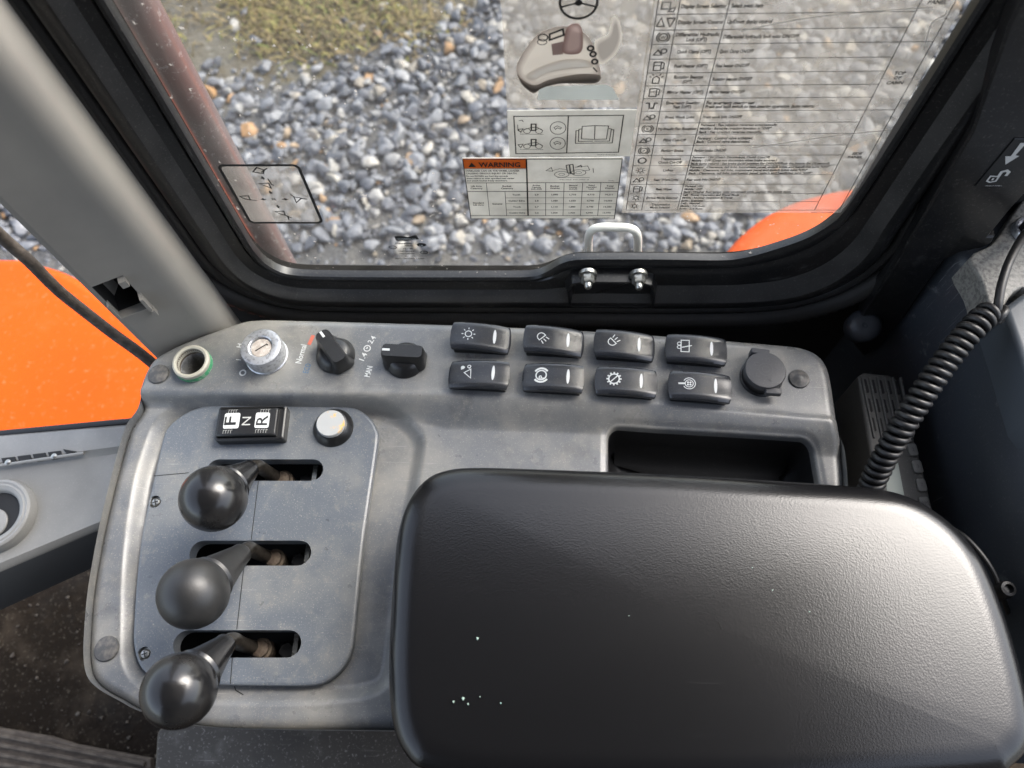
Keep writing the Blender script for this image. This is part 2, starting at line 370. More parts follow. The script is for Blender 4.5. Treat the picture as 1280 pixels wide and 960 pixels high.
def glass_mat(name, tint, ior=1.45, haze=0.0, specks=0.0):
    m = bpy.data.materials.new(name); m.use_nodes = True; t = m.node_tree; N = t.nodes; L = t.links; N.clear()
    o = N.new('ShaderNodeOutputMaterial'); tr = N.new('ShaderNodeBsdfTransparent'); tr.inputs[0].default_value = (*tint, 1)
    g = N.new('ShaderNodeBsdfGlossy'); g.inputs['Roughness'].default_value = 0.02; fr = N.new('ShaderNodeFresnel'); fr.inputs[0].default_value = ior
    ge = N.new('ShaderNodeNewGeometry'); mp_ = N.new('ShaderNodeMapRange'); mp_.inputs[3].default_value = ior; mp_.inputs[4].default_value = 1 / ior
    L.new(ge.outputs['Backfacing'], mp_.inputs[0]); L.new(mp_.outputs[0], fr.inputs[0])
    mx = N.new('ShaderNodeMixShader'); L.new(fr.outputs[0], mx.inputs[0]); L.new(tr.outputs[0], mx.inputs[1]); L.new(g.outputs[0], mx.inputs[2]); s = mx.outputs[0]
    if haze:
        tc = N.new('ShaderNodeTexCoord'); n = N.new('ShaderNodeTexNoise'); n.inputs['Scale'].default_value = 30.0; n.inputs['Detail'].default_value = 6.0
        L.new(tc.outputs['Object'], n.inputs['Vector'])
        r = N.new('ShaderNodeMapRange'); r.inputs[1].default_value = 0.35; r.inputs[2].default_value = 0.75; r.inputs[3].default_value = haze * 0.6; r.inputs[4].default_value = haze * 1.4
        L.new(n.outputs['Fac'], r.inputs[0])
        hz_ = r.outputs[0]
        if specks:
            n2 = N.new('ShaderNodeTexNoise'); n2.inputs['Scale'].default_value = 230.0; n2.inputs['Detail'].default_value = 2.0; L.new(tc.outputs['Object'], n2.inputs['Vector'])
            r2 = N.new('ShaderNodeMapRange'); r2.inputs[1].default_value = 0.70; r2.inputs[2].default_value = 0.78; r2.inputs[4].default_value = specks; L.new(n2.outputs['Fac'], r2.inputs[0])
            ad = N.new('ShaderNodeMath'); ad.operation = 'ADD'; ad.use_clamp = True; L.new(hz_, ad.inputs[0]); L.new(r2.outputs[0], ad.inputs[1]); hz_ = ad.outputs[0]
        d = N.new('ShaderNodeBsdfDiffuse'); d.inputs[0].default_value = (0.62, 0.575, 0.52, 1); tl_ = N.new('ShaderNodeBsdfTranslucent'); tl_.inputs[0].default_value = (0.62, 0.575, 0.52, 1); dm_ = N.new('ShaderNodeMixShader'); L.new(d.outputs[0], dm_.inputs[1]); L.new(tl_.outputs[0], dm_.inputs[2]); m2 = N.new('ShaderNodeMixShader')
        L.new(hz_, m2.inputs[0]); L.new(s, m2.inputs[1]); L.new(dm_.outputs[0], m2.inputs[2]); s = m2.outputs[0]
    L.new(s, o.inputs[0]); return m
M_glass = glass_mat('window_glass', (0.96, 0.97, 0.96), 1.25, 0.035, 0.6)
M_film = glass_mat('clear_film', (0.93, 0.92, 0.90), 1.12, 0.33)
M_film2 = glass_mat('diagram_film', (0.90, 0.90, 0.90), 1.12, 0.20)

def island_mat(name, stops, rough):
    m = bpy.data.materials.new(name); m.use_nodes = True; t = m.node_tree; N = t.nodes; L = t.links; b = N['Principled BSDF']; b.inputs['Roughness'].default_value = rough
    g = N.new('ShaderNodeNewGeometry'); r = N.new('ShaderNodeValToRGB'); r.color_ramp.interpolation = 'LINEAR'
    e = r.color_ramp.elements
    while len(e) < len(stops): e.new(0.5)
    for q, (p, c) in zip(e, stops): q.position = p; q.color = (*c, 1)
    L.new(g.outputs['Random Per Island'], r.inputs[0])
    tc = N.new('ShaderNodeTexCoord'); n = N.new('ShaderNodeTexNoise'); n.inputs['Scale'].default_value = 40.0; n.inputs['Detail'].default_value = 5.0; L.new(tc.outputs['Object'], n.inputs['Vector'])
    mr = N.new('ShaderNodeMapRange'); mr.inputs[1].default_value = 0.3; mr.inputs[2].default_value = 0.7; mr.inputs[3].default_value = 0.7; mr.inputs[4].default_value = 1.3; L.new(n.outputs['Fac'], mr.inputs[0])
    x = N.new('ShaderNodeVectorMath'); x.operation = 'SCALE'; L.new(r.outputs[0], x.inputs[0]); L.new(mr.outputs[0], x.inputs['Scale']); L.new(x.outputs[0], b.inputs['Base Color'])
    return m
M_stone = island_mat('gravel_stone', [(0.0, (0.042, 0.045, 0.053)), (0.3, (0.078, 0.083, 0.096)), (0.55, (0.115, 0.12, 0.132)), (0.82, (0.165, 0.168, 0.174)), (0.94, (0.25, 0.235, 0.205)), (0.975, (0.17, 0.14, 0.10)), (1.0, (0.24, 0.13, 0.05))], 0.55)
M_grass = island_mat('dead_grass', [(0.0, (0.05, 0.036, 0.014)), (0.3, (0.10, 0.072, 0.026)), (0.6, (0.18, 0.13, 0.05)), (0.82, (0.18, 0.15, 0.035)), (1.0, (0.10, 0.12, 0.022))], 0.7)
M_ground = mat('wet_ground', (0.062, 0.050, 0.028), 0.30, var=[((0.085, 0.072, 0.048), 2.2, 0.45, 0.62), ((0.05, 0.046, 0.026), 1.3, 0.50, 0.66, 0.8)], dust=((0.2, 0.19, 0.17), 22.0, 0.7), bump=(25.0, 0.6, 'noise', 0.02))

# ================================================================== THE SETTING
GZ = -2.2
obj('ground', ([(-60, -60, GZ), (60, -60, GZ), (60, 60, GZ), (-60, 60, GZ)], [(0, 1, 2, 3)]), M_ground, smooth=0)['kind'] = 'structure'

M_bed = mat('gravel_bed_shaded_grit', (0.055, 0.055, 0.054), 0.7, var=[((0.10, 0.092, 0.078), 3.0, 0.5, 0.68), ((0.03, 0.03, 0.032), 18.0, 0.45, 0.65, 0.7)], dust=((0.2, 0.195, 0.185), 60.0, 0.8), bump=(60.0, 0.8, 'noise', 0.02))  # grey grit, darkened in colour for the shade between stones
# gravel: thousands of angular stones
def stone_variant():
    bm = bmesh.new(); bmesh.ops.create_icosphere(bm, subdivisions=2, radius=1.0)
    v = np.array([x.co[:] for x in bm.verts]); f = np.array([[x.index for x in q.verts] for q in bm.faces]); bm.free()
    for k in range(9):
        n = rng.normal(size=3); n /= np.linalg.norm(n); c = rng.uniform(0.30, 0.72); d = v @ n
        v = v - np.clip(d - c, 0, None)[:, None] * n
    return v * np.array([1.0, rng.uniform(0.65, 0.95), rng.uniform(0.5, 0.75)]), f
STV = [stone_variant() for _ in range(10)]
bx = P2([(-200, 150), (150, 125), (270, 118), (330, 112), (420, 95), (470, 62), (540, 42), (590, 15), (620, -30), (1400, -120)], GZ)
bed_ = [tuple(p) for p in bx]
obj('gravel_bed', ([(p[0], p[1], GZ + 0.004) for p in bed_] + [(p[0], 1.2, GZ + 0.004) for p in reversed(bed_)], [tuple(range(2 * len(bed_)))]), M_bed, smooth=0)['kind'] = 'structure'
def edge_y(x): return np.interp(x, bx[:, 0], bx[:, 1])
def scatter(n, smin, smax, xr, yr, test=None):
    V = []; Fc = []; base = 0
    for i in range(n):
        x = rng.uniform(*xr); y = rng.uniform(*yr)
        if test and not test(x, y): continue
        s = smin + (smax - smin) * rng.random() ** 2.2 * (1.5 if rng.random() < 0.03 else 1.0)
        v, f = STV[rng.integers(len(STV))]
        a = rng.uniform(0, 6.283); b = rng.normal(0, 0.35); ca, sa, cb, sb = math.cos(a), math.sin(a), math.cos(b), math.sin(b)
        Rm = np.array([[ca, -sa, 0], [sa, ca, 0], [0, 0, 1]]) @ np.array([[1, 0, 0], [0, cb, -sb], [0, sb, cb]])
        w = (v * s) @ Rm.T + np.array([x, y, GZ + s * rng.uniform(0.15, 0.75)])
        V.append(w); Fc.append(f + base); base += len(w)
    return np.vstack(V), np.vstack(Fc)
def gtest(x, y):
    e = edge_y(x) + rng.normal(0, 0.07)
    return y < e or rng.random() < 0.035
v1, f1 = scatter(13500, 0.016, 0.056, (-3.6, 2.6), (1.9, 3.9), gtest)
v2, f2 = scatter(7000, 0.006, 0.022, (-2.6, 2.2), (1.55, 3.3), lambda x, y: y < edge_y(x) + 0.15)
o = obj('gravel', (np.vstack([v1, v2]), np.vstack([f1, f2 + len(v1)]).tolist()), M_stone, smooth=0)
tag(o, 'blue-grey crushed stone gravel with a few tan stones seen outside the window', 'gravel', kind='stuff')

# dead grass beyond the gravel
gv = []; gf = []
for i in range(26000):
    x = rng.uniform(-2.8, 0.4); y = rng.uniform(2.65, 4.0)
    if y < edge_y(x) + (0.26 if x < -0.75 else 0.08) + 0.16 * math.sin(3.1 * x + 1.0) + rng.normal(0, 0.07): continue
    if rng.random() > 0.12 + 0.88 * (math.sin(4.3 * x + 2 * y) * math.sin(3.7 * y - x) > -0.25): continue
    a = rng.uniform(0, 6.283); L = rng.uniform(0.03, 0.12); w = rng.uniform(0.003, 0.007); h = rng.uniform(0.004, 0.055)
    d = np.array([math.cos(a), math.sin(a)]); n = np.array([-d[1], d[0]]) * w
    k = len(gv); gv += [(x - n[0], y - n[1], GZ), (x + n[0], y + n[1], GZ), (x + d[0] * L * .6 + n[0] * .7, y + d[1] * L * .6 + n[1] * .7, GZ + h), (x + d[0] * L * .6 - n[0] * .7, y + d[1] * L * .6 - n[1] * .7, GZ + h), (x + d[0] * L, y + d[1] * L, GZ + h * .8)]
    gf += [(k, k + 1, k + 2, k + 3), (k + 3, k + 2, k + 4)]
tag(obj('grass', (gv, gf), M_grass, smooth=0), 'matted yellow-brown grass at the edge of the gravel', 'grass', kind='stuff')

# cab shell: floor, wall below the window, unseen roof and light blocker
FZ = -0.55
tag(obj('cab_floor', boxv((0.0, -0.3, FZ - 0.02), (2.0, 1.35, 0.04)), M_floor, smooth=0), kind='structure')
tag(obj('cab_side_wall', boxv((0.12, YW + 0.036, -0.32), (0.90, 0.04, 0.5)), M_dark, smooth=0), kind='structure')
tag(obj('unseen_cab_roof', boxv((-0.085, -0.32, 0.97), (1.33, 1.40, 0.06)), M_blocker, smooth=0), kind='structure')  # added out of view, edges set to darken overhead reflections

tag(obj('unseen_light_blocker', boxv((0.40, -1.05, 0.19), (2.3, 0.05, 1.5)), M_blocker, smooth=0), kind='structure')  # opaque wall added out of view to cut fill light

# ================================================================== SIDE WINDOW
win = thing('side_window', (0, YW, -0.08), 'black framed cab side window above the console, its pane covered with stickers', 'window')
A_px = [(60, -122), (135, 4), (190, 96), (250, 198), (300, 283), (318, 312), (337, 330), (365, 340.5), (420, 343), (520, 343.5), (610, 343.5), (662, 343), (682, 338), (700, 328), (716, 323), (740, 322), (820, 322), (900, 323), (930, 320), (965, 311), (1005, 297), (1035, 280), (1055, 262), (1080, 226), (1120, 164), (1220, 4), (1300, -122)]
B_px = [(60, -122), (135, 4), (190, 96), (250, 198), (300, 283), (318, 312), (337, 330), (365, 340.5), (420, 343), (520, 343.5), (610, 343.5), (700, 343.5), (800, 344), (880, 344), (950, 342), (990, 336), (1020, 322), (1045, 298), (1060, 270), (1080, 236), (1120, 170), (1220, 10), (1300, -118)]
NW = 200
Aw = spline(W2(A_px), NW); Bw = spline(W2(B_px), NW)
# match the two paths by nearest arc fraction so the ruled strip does not shear
t_ = np.gradient(Bw, axis=0); t_ /= np.linalg.norm(t_, axis=1)[:, None]; Bn = np.stack([t_[:, 1], -t_[:, 0]], 1)
if (Bn[NW // 2][1] > 0): Bn = -Bn
for _ in range(6): Bn[1:-1] = (Bn[:-2] + Bn[1:-1] * 2 + Bn[2:]) / 4
Bn /= np.linalg.norm(Bn, axis=1)[:, None]
K = 0.020; Bk = Bw + Bn * K
# for each point of the outer line find the nearest point of the glass line, monotonic
idx = [int(np.argmin(((Aw - q) ** 2).sum(1))) for q in Bk]; idx = np.maximum.accumulate(np.array(idx))
idx = np.convolve(np.pad(idx.astype(float), 6, mode='edge'), np.ones(13) / 13, 'valid'); Am = np.stack([np.interp(idx, np.arange(NW), Aw[:, k]) for k in range(2)], 1)
def fpt(d):
    if d >= K: return Bw + Bn * d
    return Am + (Bk - Am) * (d / K)
def sweep(prof):
    """prof: (distance outward from the pane edge, height towards the viewer)"""
    rings = []
    cols = [fpt(d) for d, h in prof]
    for i in range(NW): rings.append([(c[i][0], YW - h, c[i][1]) for c, (d, h) in zip(cols, prof)])
    return loft(rings, False, False, False)
g = fillet(np.vstack([offs(ccw(W2([(40, -160), (135, 4), (318, 316), (345, 346), (1000, 346), (1050, 305), (1220, 4), (1330, -160)])), 0.01)]), 0.0)
obj('window_glass', wslab(g, YW, 0.005), M_glass, win, smooth=0)
obj('lip_gasket', sweep([(-0.0005, -0.004), (-0.0008, 0.003), (0.0008, 0.0048), (0.0028, 0.0050), (0.0042, 0.0035), (0.0046, 0.0)]), M_frame, win)
obj('frame_band', sweep([(0.0045, 0.001), (0.006, 0.0035), (0.009, 0.0045), (0.0140, 0.0060)]), M_frame, win)
obj('frame_highlight_strip', sweep([(0.0140, 0.0060), (0.0165, 0.0085), (0.0205, 0.0125), (0.0225, 0.0137)]), mat('frame_painted_highlight', (0.042, 0.041, 0.040), 0.36, var=((0.02, 0.02, 0.02), 25.0, 0.4, 0.7), dust=((0.25, 0.24, 0.22), 500.0, 0.3)), win)  # lighter grey paints in the highlight reflected along the black frame
obj('frame_rim', sweep([(0.0225, 0.0137), (0.025, 0.0143), (0.031, 0.0140), (0.0345, 0.0120), (0.036, 0.004), (0.0362, -0.002)]), M_frame, win)
obj('inner_seal', sweep([(0.0355, 0.0), (0.038, 0.006), (0.040, 0.0095), (0.043, 0.011), (0.046, 0.0105), (0.049, 0.008), (0.051, 0.003), (0.0515, -0.002)]), M_rubber, win)
# woven edge trim with real ribs
prof = [(0.051, 0.0), (0.0525, 0.007), (0.055, 0.0115), (0.0585, 0.0140), (0.063, 0.0145), (0.067, 0.0130), (0.070, 0.009), (0.0715, 0.003)]
Bfine = spline(Bw, 1400); nfx = np.interp(np.linspace(0, NW - 1, 1400), np.arange(NW), Bn[:, 0]); nfz = np.interp(np.linspace(0, NW - 1, 1400), np.arange(NW), Bn[:, 1])
rings = []
for i in range(1400):
    rr = []
    for j, (d, h) in enumerate(prof):
        rib = 0.0004 * (1 if (i + 2 * j) % 4 < 2 else -1) if 2 <= j <= 5 else 0
        rr.append((Bfine[i][0] + nfx[i] * d, YW - h - rib, Bfine[i][1] + nfz[i] * d))
    rings.append(rr)
obj('edge_trim', loft(rings, False, False, False), M_weave, win, smooth=60)
# backing behind the seals
obj('frame_backing', sweep([(0.004, -0.012), (0.03, -0.012), (0.075, -0.012), (0.120, -0.010), (0.125, -0.03)]), M_dark, win, smooth=0)
# latch plate, bolts and outside handle
lp = W2([(712, 366), (709, 345), (716, 336), (730, 333.5), (800, 334.5), (814, 338), (818, 347), (816, 366)])
lp = fillet(ccw(lp), 0.002)
obj('latch_rim', loft([[(p[0], YW - 0.004, p[1]) for p in offs(lp, 0.002)], [(p[0], YW - 0.0145, p[1]) for p in offs(lp, 0.0005)], [(p[0], YW - 0.0150, p[1]) for p in offs(lp, -0.0012)], [(p[0], YW - 0.0095, p[1]) for p in offs(lp, -0.0035)]], False, True), M_frame, win)
for u, v in ((735, 351), (798.5, 352)):
    c = W(u, v, YW - 0.016)
    hexr = [[(c[0] + r * math.cos(R_(60 * k + 10)), c[1] + dy, c[2] + r * math.sin(R_(60 * k + 10))) for k in range(6)] for r, dy in ((0.0056, 0.008), (0.0056, -0.001), (0.0048, -0.0025))]
    bo = obj('bolt', loft(hexr), M_steel, win)
    obj('washer', loft([[(c[0] + r * math.cos(R_(15 * k)), c[1] + dy, c[2] + r * math.sin(R_(15 * k))) for k in range(24)] for r, dy in ((0.0075, 0.0075), (0.0075, 0.0045), (0.004, 0.0045))]), M_steel, bo)
    obj('bolt_tip', loft([[(c[0] + r * math.cos(R_(15 * k)), c[1] + dy, c[2] + r * math.sin(R_(15 * k))) for k in range(24)] for r, dy in ((0.0030, -0.002), (0.0030, -0.006), (0.002, -0.0072))]), M_steel, bo)
YH = YW + 0.03
hp = np.array([W(u, v, YH) for u, v in ((735, 345), (735.5, 315), (736, 296), (741, 287), (752, 284), (768, 284), (783, 284.5), (793, 288), (797, 297), (797, 315), (797, 345))])
obj('outside_handle', tube(spline(hp, 60), 0.0036, 14), M_white, win)

# ------------------------------------------------------------------ stickers on the pane
def wp(Y): return lambda x, z: (x, Y, z)
def wx(u, v): return W(u, v, YW)[[0, 2]]
S1, S2, S3, S4 = YW - 0.0008, YW - 0.0012, YW - 0.0016, YW - 0.0020
def sticker(name, x0, x1, z0, z1, m, label, r=0.001, cat='sticker'):
    t = thing(name, ((x0 + x1) / 2, YW, z0), label, cat)
    obj('backing_sheet', wslab(rect((x0 + x1) / 2, (z0 + z1) / 2, x1 - x0, z1 - z0, 0, r), S1, 0.0005, 0.0001), m, t, smooth=0)
    return t
# lever pattern diagram
t = sticker('lever_diagram_sticker', -0.2295, -0.1735, 0.0735, 0.1385, M_film2, 'clear lever pattern sticker with black rounded border at the left of the pane', 0.004)
i = Ink(); i.stroke(rect(-0.2015, 0.106, 0.056, 0.065, 0, 0.004), 0.0022, True)
i.build('border', wp(S2), M_ink, t)
i = Ink(); cx, cz = -0.2015, 0.1015
def zl(x, y): return wx(265 + x / 8.83, 195 + y / 8.83)
w_ = 0.0009
for pts, cl in (([(455, 160), (495, 112), (575, 140), (570, 180)], 1), ([(525, 290), (630, 285), (655, 340)], 1), ([(305, 430), (405, 425), (425, 470), (370, 460)], 1), ([(905, 435), (990, 450), (935, 500)], 1), ([(695, 597), (795, 595), (812, 640), (770, 630)], 1),
                ([(545, 165), (610, 120)], 0), ([(620, 235), (660, 300), (690, 310)], 0), ([(425, 470), (495, 475)], 0), ([(990, 455), (1055, 462)], 0), ([(905, 435), (865, 405)], 0), ([(812, 640), (880, 668)], 0), ([(840, 650), (850, 690)], 0)):
    i.stroke([zl(*p) for p in pts], w_, bool(cl))
for a, b in (((575, 245), (550, 205)), ((660, 405), (635, 365)), ((720, 525), (745, 565)), ((600, 463), (535, 463)), ((775, 463), (845, 463))):
    a = np.array(zl(*a)); b = np.array(zl(*b)); d = (b - a) / np.linalg.norm(b - a); n = np.array([-d[1], d[0]])
    i.stroke([a, b - d * 0.001], 0.0010); i.poly([b, b - d * 0.0028 + n * 0.0015, b - d * 0.0028 - n * 0.0015])
q = zl(690, 475); i.text('N', q[0], q[1], 0.0026, align='c', bold=0.03)
q = zl(950, 702); i.text('950213-00337', q[0], q[1], 0.0008, width=0.0098)
i.build('diagram_print', wp(S2), M_ink, t)

# joystick picture sheet
t = sticker('joystick_picture_sheet', -0.0268, 0.0545, 0.1895, 0.275, M_film, 'clear sheet with a grey picture of a joystick pod under a steering wheel symbol', 0.0005)
def zj(x, y): return wx(560 + x / 4.8, y / 4.8)
mk = lambda n, c: mat(n, c, 0.5, through=0.4)
PT = [mk('picture_tone_a', (0.62, 0.56, 0.50)), mk('picture_tone_b', (0.20, 0.175, 0.15)), mk('picture_tone_c', (0.34, 0.25, 0.23)), mk('picture_tone_d', (0.58, 0.62, 0.60)), mk('picture_tone_e', (0.48, 0.44, 0.40)), mk('picture_tone_f', (0.72, 0.68, 0.62))]
def pic(name, pts, m, lay, sm=True):
    p = np.array([zj(*q) for q in pts]); p = spline(p, 60, True) if sm else p
    obj(name, ([(a[0], S2 - 0.00012 * lay, a[1]) for a in p], [tuple(range(len(p)))] if area2(p) < 0 else [tuple(reversed(range(len(p))))]), m, t, smooth=0)
def blend(name, pa, pb, ca, cb, lay, n=6):
    a = spline(np.array([zj(*q) for q in pa]), 60, True); b = spline(np.array([zj(*q) for q in pb]), 60, True)
    for k in range(n):
        u = k / (n - 1.0); p = a * (1 - u) + b * u; m = mk('picture_tone', tuple(x * (1 - u) + y * u for x, y in zip(ca, cb))); Yk = S2 - 0.00004 * (lay * 4 + k)
        if k < n - 1:
            u2 = (k + 1) / (n - 1.0); p2 = a * (1 - u2) + b * u2
            obj(name, ([(q[0], Yk, q[1]) for q in p] + [(q[0], Yk, q[1]) for q in p2], [(j_, (j_ + 1) % 60, 60 + (j_ + 1) % 60, 60 + j_) for j_ in range(60)]), m, t, smooth=0)
        else: obj(name, ([(q[0], Yk, q[1]) for q in p], [tuple(range(60)) if area2(p) < 0 else tuple(reversed(range(60)))]), m, t, smooth=0)
body = [(412, 420), (425, 350), (500, 240), (560, 185), (690, 148), (800, 180), (860, 240), (900, 360), (915, 430), (890, 485), (700, 490), (560, 520), (520, 550), (450, 505)]
inner = [(450, 420), (462, 370), (520, 275), (575, 215), (690, 180), (780, 205), (830, 255), (865, 350), (880, 400), (850, 425), (700, 430), (580, 455), (530, 470), (480, 455)]
blend('pod_body', body, inner, (0.42, 0.36, 0.32), (0.80, 0.74, 0.66), 0)
blend('pod_underside', [(414, 432), (450, 470), (520, 500), (600, 470), (690, 448), (800, 432), (912, 440), (890, 487), (760, 490), (660, 492), (560, 520), (520, 549), (480, 530), (440, 490)], [(440, 480), (470, 500), (520, 520), (600, 495), (690, 475), (800, 466), (890, 460), (880, 478), (760, 483), (660, 485), (560, 512), (520, 540), (480, 520), (455, 495)], (0.28, 0.24, 0.20), (0.10, 0.085, 0.07), 2, 5)
blend('pod_highlight', [(470, 440), (560, 385), (690, 345), (820, 345), (870, 390), (720, 405), (590, 432), (510, 472)], [(510, 440), (590, 398), (700, 365), (800, 362), (830, 382), (720, 388), (600, 415), (530, 448)], (0.78, 0.72, 0.64), (0.92, 0.89, 0.83), 3, 5)
blend('joystick', [(690, 300), (695, 220), (715, 150), (760, 125), (795, 140), (808, 200), (805, 280), (770, 310)], [(720, 280), (725, 225), (740, 170), (765, 150), (780, 160), (788, 205), (785, 260), (760, 280)], (0.34, 0.22, 0.20), (0.60, 0.46, 0.42), 5, 5)
pic('switch_block', [(620, 250), (690, 235), (690, 312), (628, 318)], PT[2], 5, False)
blend('pod_lid', [(880, 240), (960, 195), (992, 80), (1030, 130), (1040, 230), (1000, 320), (910, 375)], [(905, 262), (975, 210), (1002, 130), (1018, 170), (1018, 230), (985, 300), (925, 345)], (0.85, 0.80, 0.72), (0.46, 0.42, 0.38), 1, 5)
pic('pod_base', [(535, 590), (545, 530), (580, 510), (950, 500), (990, 520), (1025, 590)], PT[3], 0, False)
i = Ink(); q = zj(570, 205); i.ring(q, 0.0026, 0.0008, ry=0.0022); q = zj(565, 232); i.ring(q, 0.0026, 0.0005, ry=0.0019)
i.stroke([zj(*p) for p in ((610, 185), (690, 155), (695, 190), (610, 220))], 0.0012, True)
for p in ((855, 270), (870, 305), (880, 350)): q = zj(*p); i.ring(q, 0.0016, 0.0012)
i.stroke([zj(870, 385), zj(895, 412)], 0.0009)
c = zj(782, 25); c = np.array(c) + np.array([0, 0.003])
i.ring(c, 0.0098, 0.0014, 40); i.disc(c, 0.0020)
i.stroke([c, c + np.array([-0.009, -0.0025])], 0.0011); i.stroke([c, c + np.array([0.009, -0.0025])], 0.0011); i.stroke([c, c + np.array([0, 0.009])], 0.0011)
i.build('symbol_print', wp(YW - 0.0026), M_ink, t)

# manual sticker
t = sticker('read_manual_sticker', -0.0270, 0.0535, 0.1455, 0.1875, M_paper, 'small white sticker with an open book symbol above the warning table', 0.0004)
def zb(x, y): return wx(560 + x / 4.8, y / 4.8)
i = Ink()
fr_ = [zb(*p) for p in ((395, 690), (1053, 683), (1022, 905), (408, 914))]; i.stroke(fr_, 0.0007, True); i.stroke([zb(722, 687), zb(712, 910)], 0.0007)
for pts in ([(805, 750), (882, 745), (878, 828), (800, 825)], [(882, 745), (963, 747), (950, 826), (878, 828)], [(803, 765), (785, 768), (782, 840), (870, 838)], [(785, 775), (768, 776), (765, 851), (985, 849), (995, 770), (978, 768)], [(963, 762), (980, 765), (968, 838), (878, 838)]):
    i.stroke([zb(*p) for p in pts], 0.00055, False)
i.stroke([zb(805, 750), zb(800, 825)], 0.00055); i.stroke([zb(963, 747), zb(950, 826)], 0.00055)
for yy in (760, 852):
    q = zb(660 if yy == 760 else 658, yy); i.ring(q, 0.0050, 0.00045, 28, ry=0.0056)
    i.stroke([q + np.array(p) * 0.001 for p in ((-2.6, 0.6), (-0.6, 2), (2.2, 0.4), (1.6, -0.8), (-0.4, 0.2), (-1.6, -1.2))], 0.0004, True)
    x0 = 512; 
    i.stroke([zb(x0 - 12, yy - 24), zb(x0 + 16, yy - 24), zb(x0 + 14, yy + 14), zb(x0 - 12, yy + 14)], 0.0009, True)
    i.stroke([zb(x0 - 60, yy + 10), zb(x0 - 15, yy - 2), zb(x0 + 20, yy - 6), zb(x0 + 58, yy + 16)], 0.00045)
    i.stroke([zb(x0 - 80, yy + 36), zb(x0 + 60, yy + 38)], 0.0003)
    for dx in (-38, 34): i.ring(zb(x0 + dx, yy + 18), 0.0022, 0.0004, 14)
    i.stroke([zb(x0 - 75, yy + 26), zb(x0 - 92, yy + 8), zb(x0 - 62, yy + 4)], 0.0005, True)
i.stroke([zb(418, 740), zb(420, 775), zb(440, 782)], 0.0004); i.stroke([zb(425, 716), zb(445, 712), zb(452, 722)], 0.0005)
q = zb(955, 919); i.text('950213-01257', q[0], q[1] - 0.0006, 0.0010, width=0.013, align='c')
i.build('manual_print', wp(S2), M_ink, t)

# warning table
X0, X1, Z0, Z1 = -0.0592, 0.0488, 0.0784, 0.1446
t = sticker('warning_table_sticker', X0, X1, Z0, Z1, M_paper, 'white load rating table sticker with orange WARNING header', 0.0003)
def zw(x, y): return wx(575 + x / 5.953, 190 + y / 5.953)
def zwx(x, y): return zw(x, y)[0]
xs = zwx(497, 130); zh = zw(270, 112)[1]
i = Ink(); i.poly([(X0 + 0.0004, zh), (xs, zh), (xs, Z1 - 0.0004), (X0 + 0.0004, Z1 - 0.0004)]); i.build('warning_header', wp(S2), M_inko, t)
i = Ink(); zt = [Z1 - 0.0004, zw(300, 216)[1], zw(300, 281)[1], zw(420, 328)[1], zw(420, 372)[1], zw(420, 418)[1], zw(300, 461)[1], Z0 + 0.0005]
i.stroke(rect((X0 + X1) / 2, (Z0 + Z1) / 2, X1 - X0 - 0.0008, Z1 - Z0 - 0.0010), 0.0006, True)
i.stroke([(xs, zt[0]), (xs, zt[6])], 0.0010)
for k in (1, 2, 6): i.stroke([(X0, zt[k]), (X1, zt[k])], 0.0006)
i.stroke([(X0, zh), (xs, zh)], 0.0005)
xc = [zwx(200, 250), zwx(340, 350), zwx(638, 300), zwx(772, 300), zwx(907, 300), zwx(1040, 300)]
for k in (3, 4, 5): i.stroke([(xc[1], zt[k]), (X1, zt[k])], 0.00035)
i.stroke([(xc[0], zt[1]), (xc[0], zt[6])], 0.0004); i.stroke([(xc[1], zt[2]), (xc[1], zt[6])], 0.0004)
for k in (2, 3, 4, 5): i.stroke([(xc[k], zt[1]), (xc[k], zt[6])], 0.0004)
i.text('WARNING', zwx(142, 98), zw(142, 99)[1], 0.0047, width=0.0283, bold=0.018)
q = zw(92, 98); i.poly([(q[0] - 0.0026, q[1]), (q[0] + 0.0026, q[1]), (q[0], q[1] + 0.0044)])
for k, (s, w) in enumerate((('OVERLOAD CAN OR THE WHEEL LOADER', 0.0372), ('CAUSING SERIOUS INJURY OR DEATH.', 0.0355), ('Do not EXCEED any load that exceeds', 0.0290), ('these ratings or their specified load center', 0.0335), ('and attach bucket freely elsewhere.', 0.0285))):
    q = zw(52, 133 + k * 19 if k < 2 else 171 + (k - 2) * 17); i.text(s, X0 + 0.0012, q[1], 0.0016 if k < 2 else 0.0014, width=w, bold=0.03)
def cell(s, xa, xb, za, zb_, n=1, h=0.0016, w=None):
    for k, l in enumerate(s.split('|')):
        m = len(s.split('|')); zz = (za + zb_) / 2 + ((m - 1) / 2 - k) * h * 1.5 - h / 2
        i.text(l, (xa + xb) / 2, zz, h, width=w, align='c', bold=0.03)
cell('Lift Arm|Category', X0, xc[0], zt[1], zt[2]); cell('Bucket|Category', xc[0], xs, zt[1], zt[2])
hd = ['Bucket|Capacity|(m3, SAE)', 'Bucket|Weight', 'Material|Density|(kg/m3)', 'Rated|Operating|Load', 'Total|Weight']; xx = [xs, xc[2], xc[3], xc[4], xc[5], X1]
for k in range(5): cell(hd[k], xx[k], xx[k + 1], zt[1], zt[2], h=0.0013 if hd[k].count('|') == 2 else 0.0016)
cell('Standard|Lift Arm', X0, xc[0], zt[2], zt[6]); cell('General', xc[0], xc[1], zt[2], zt[6])
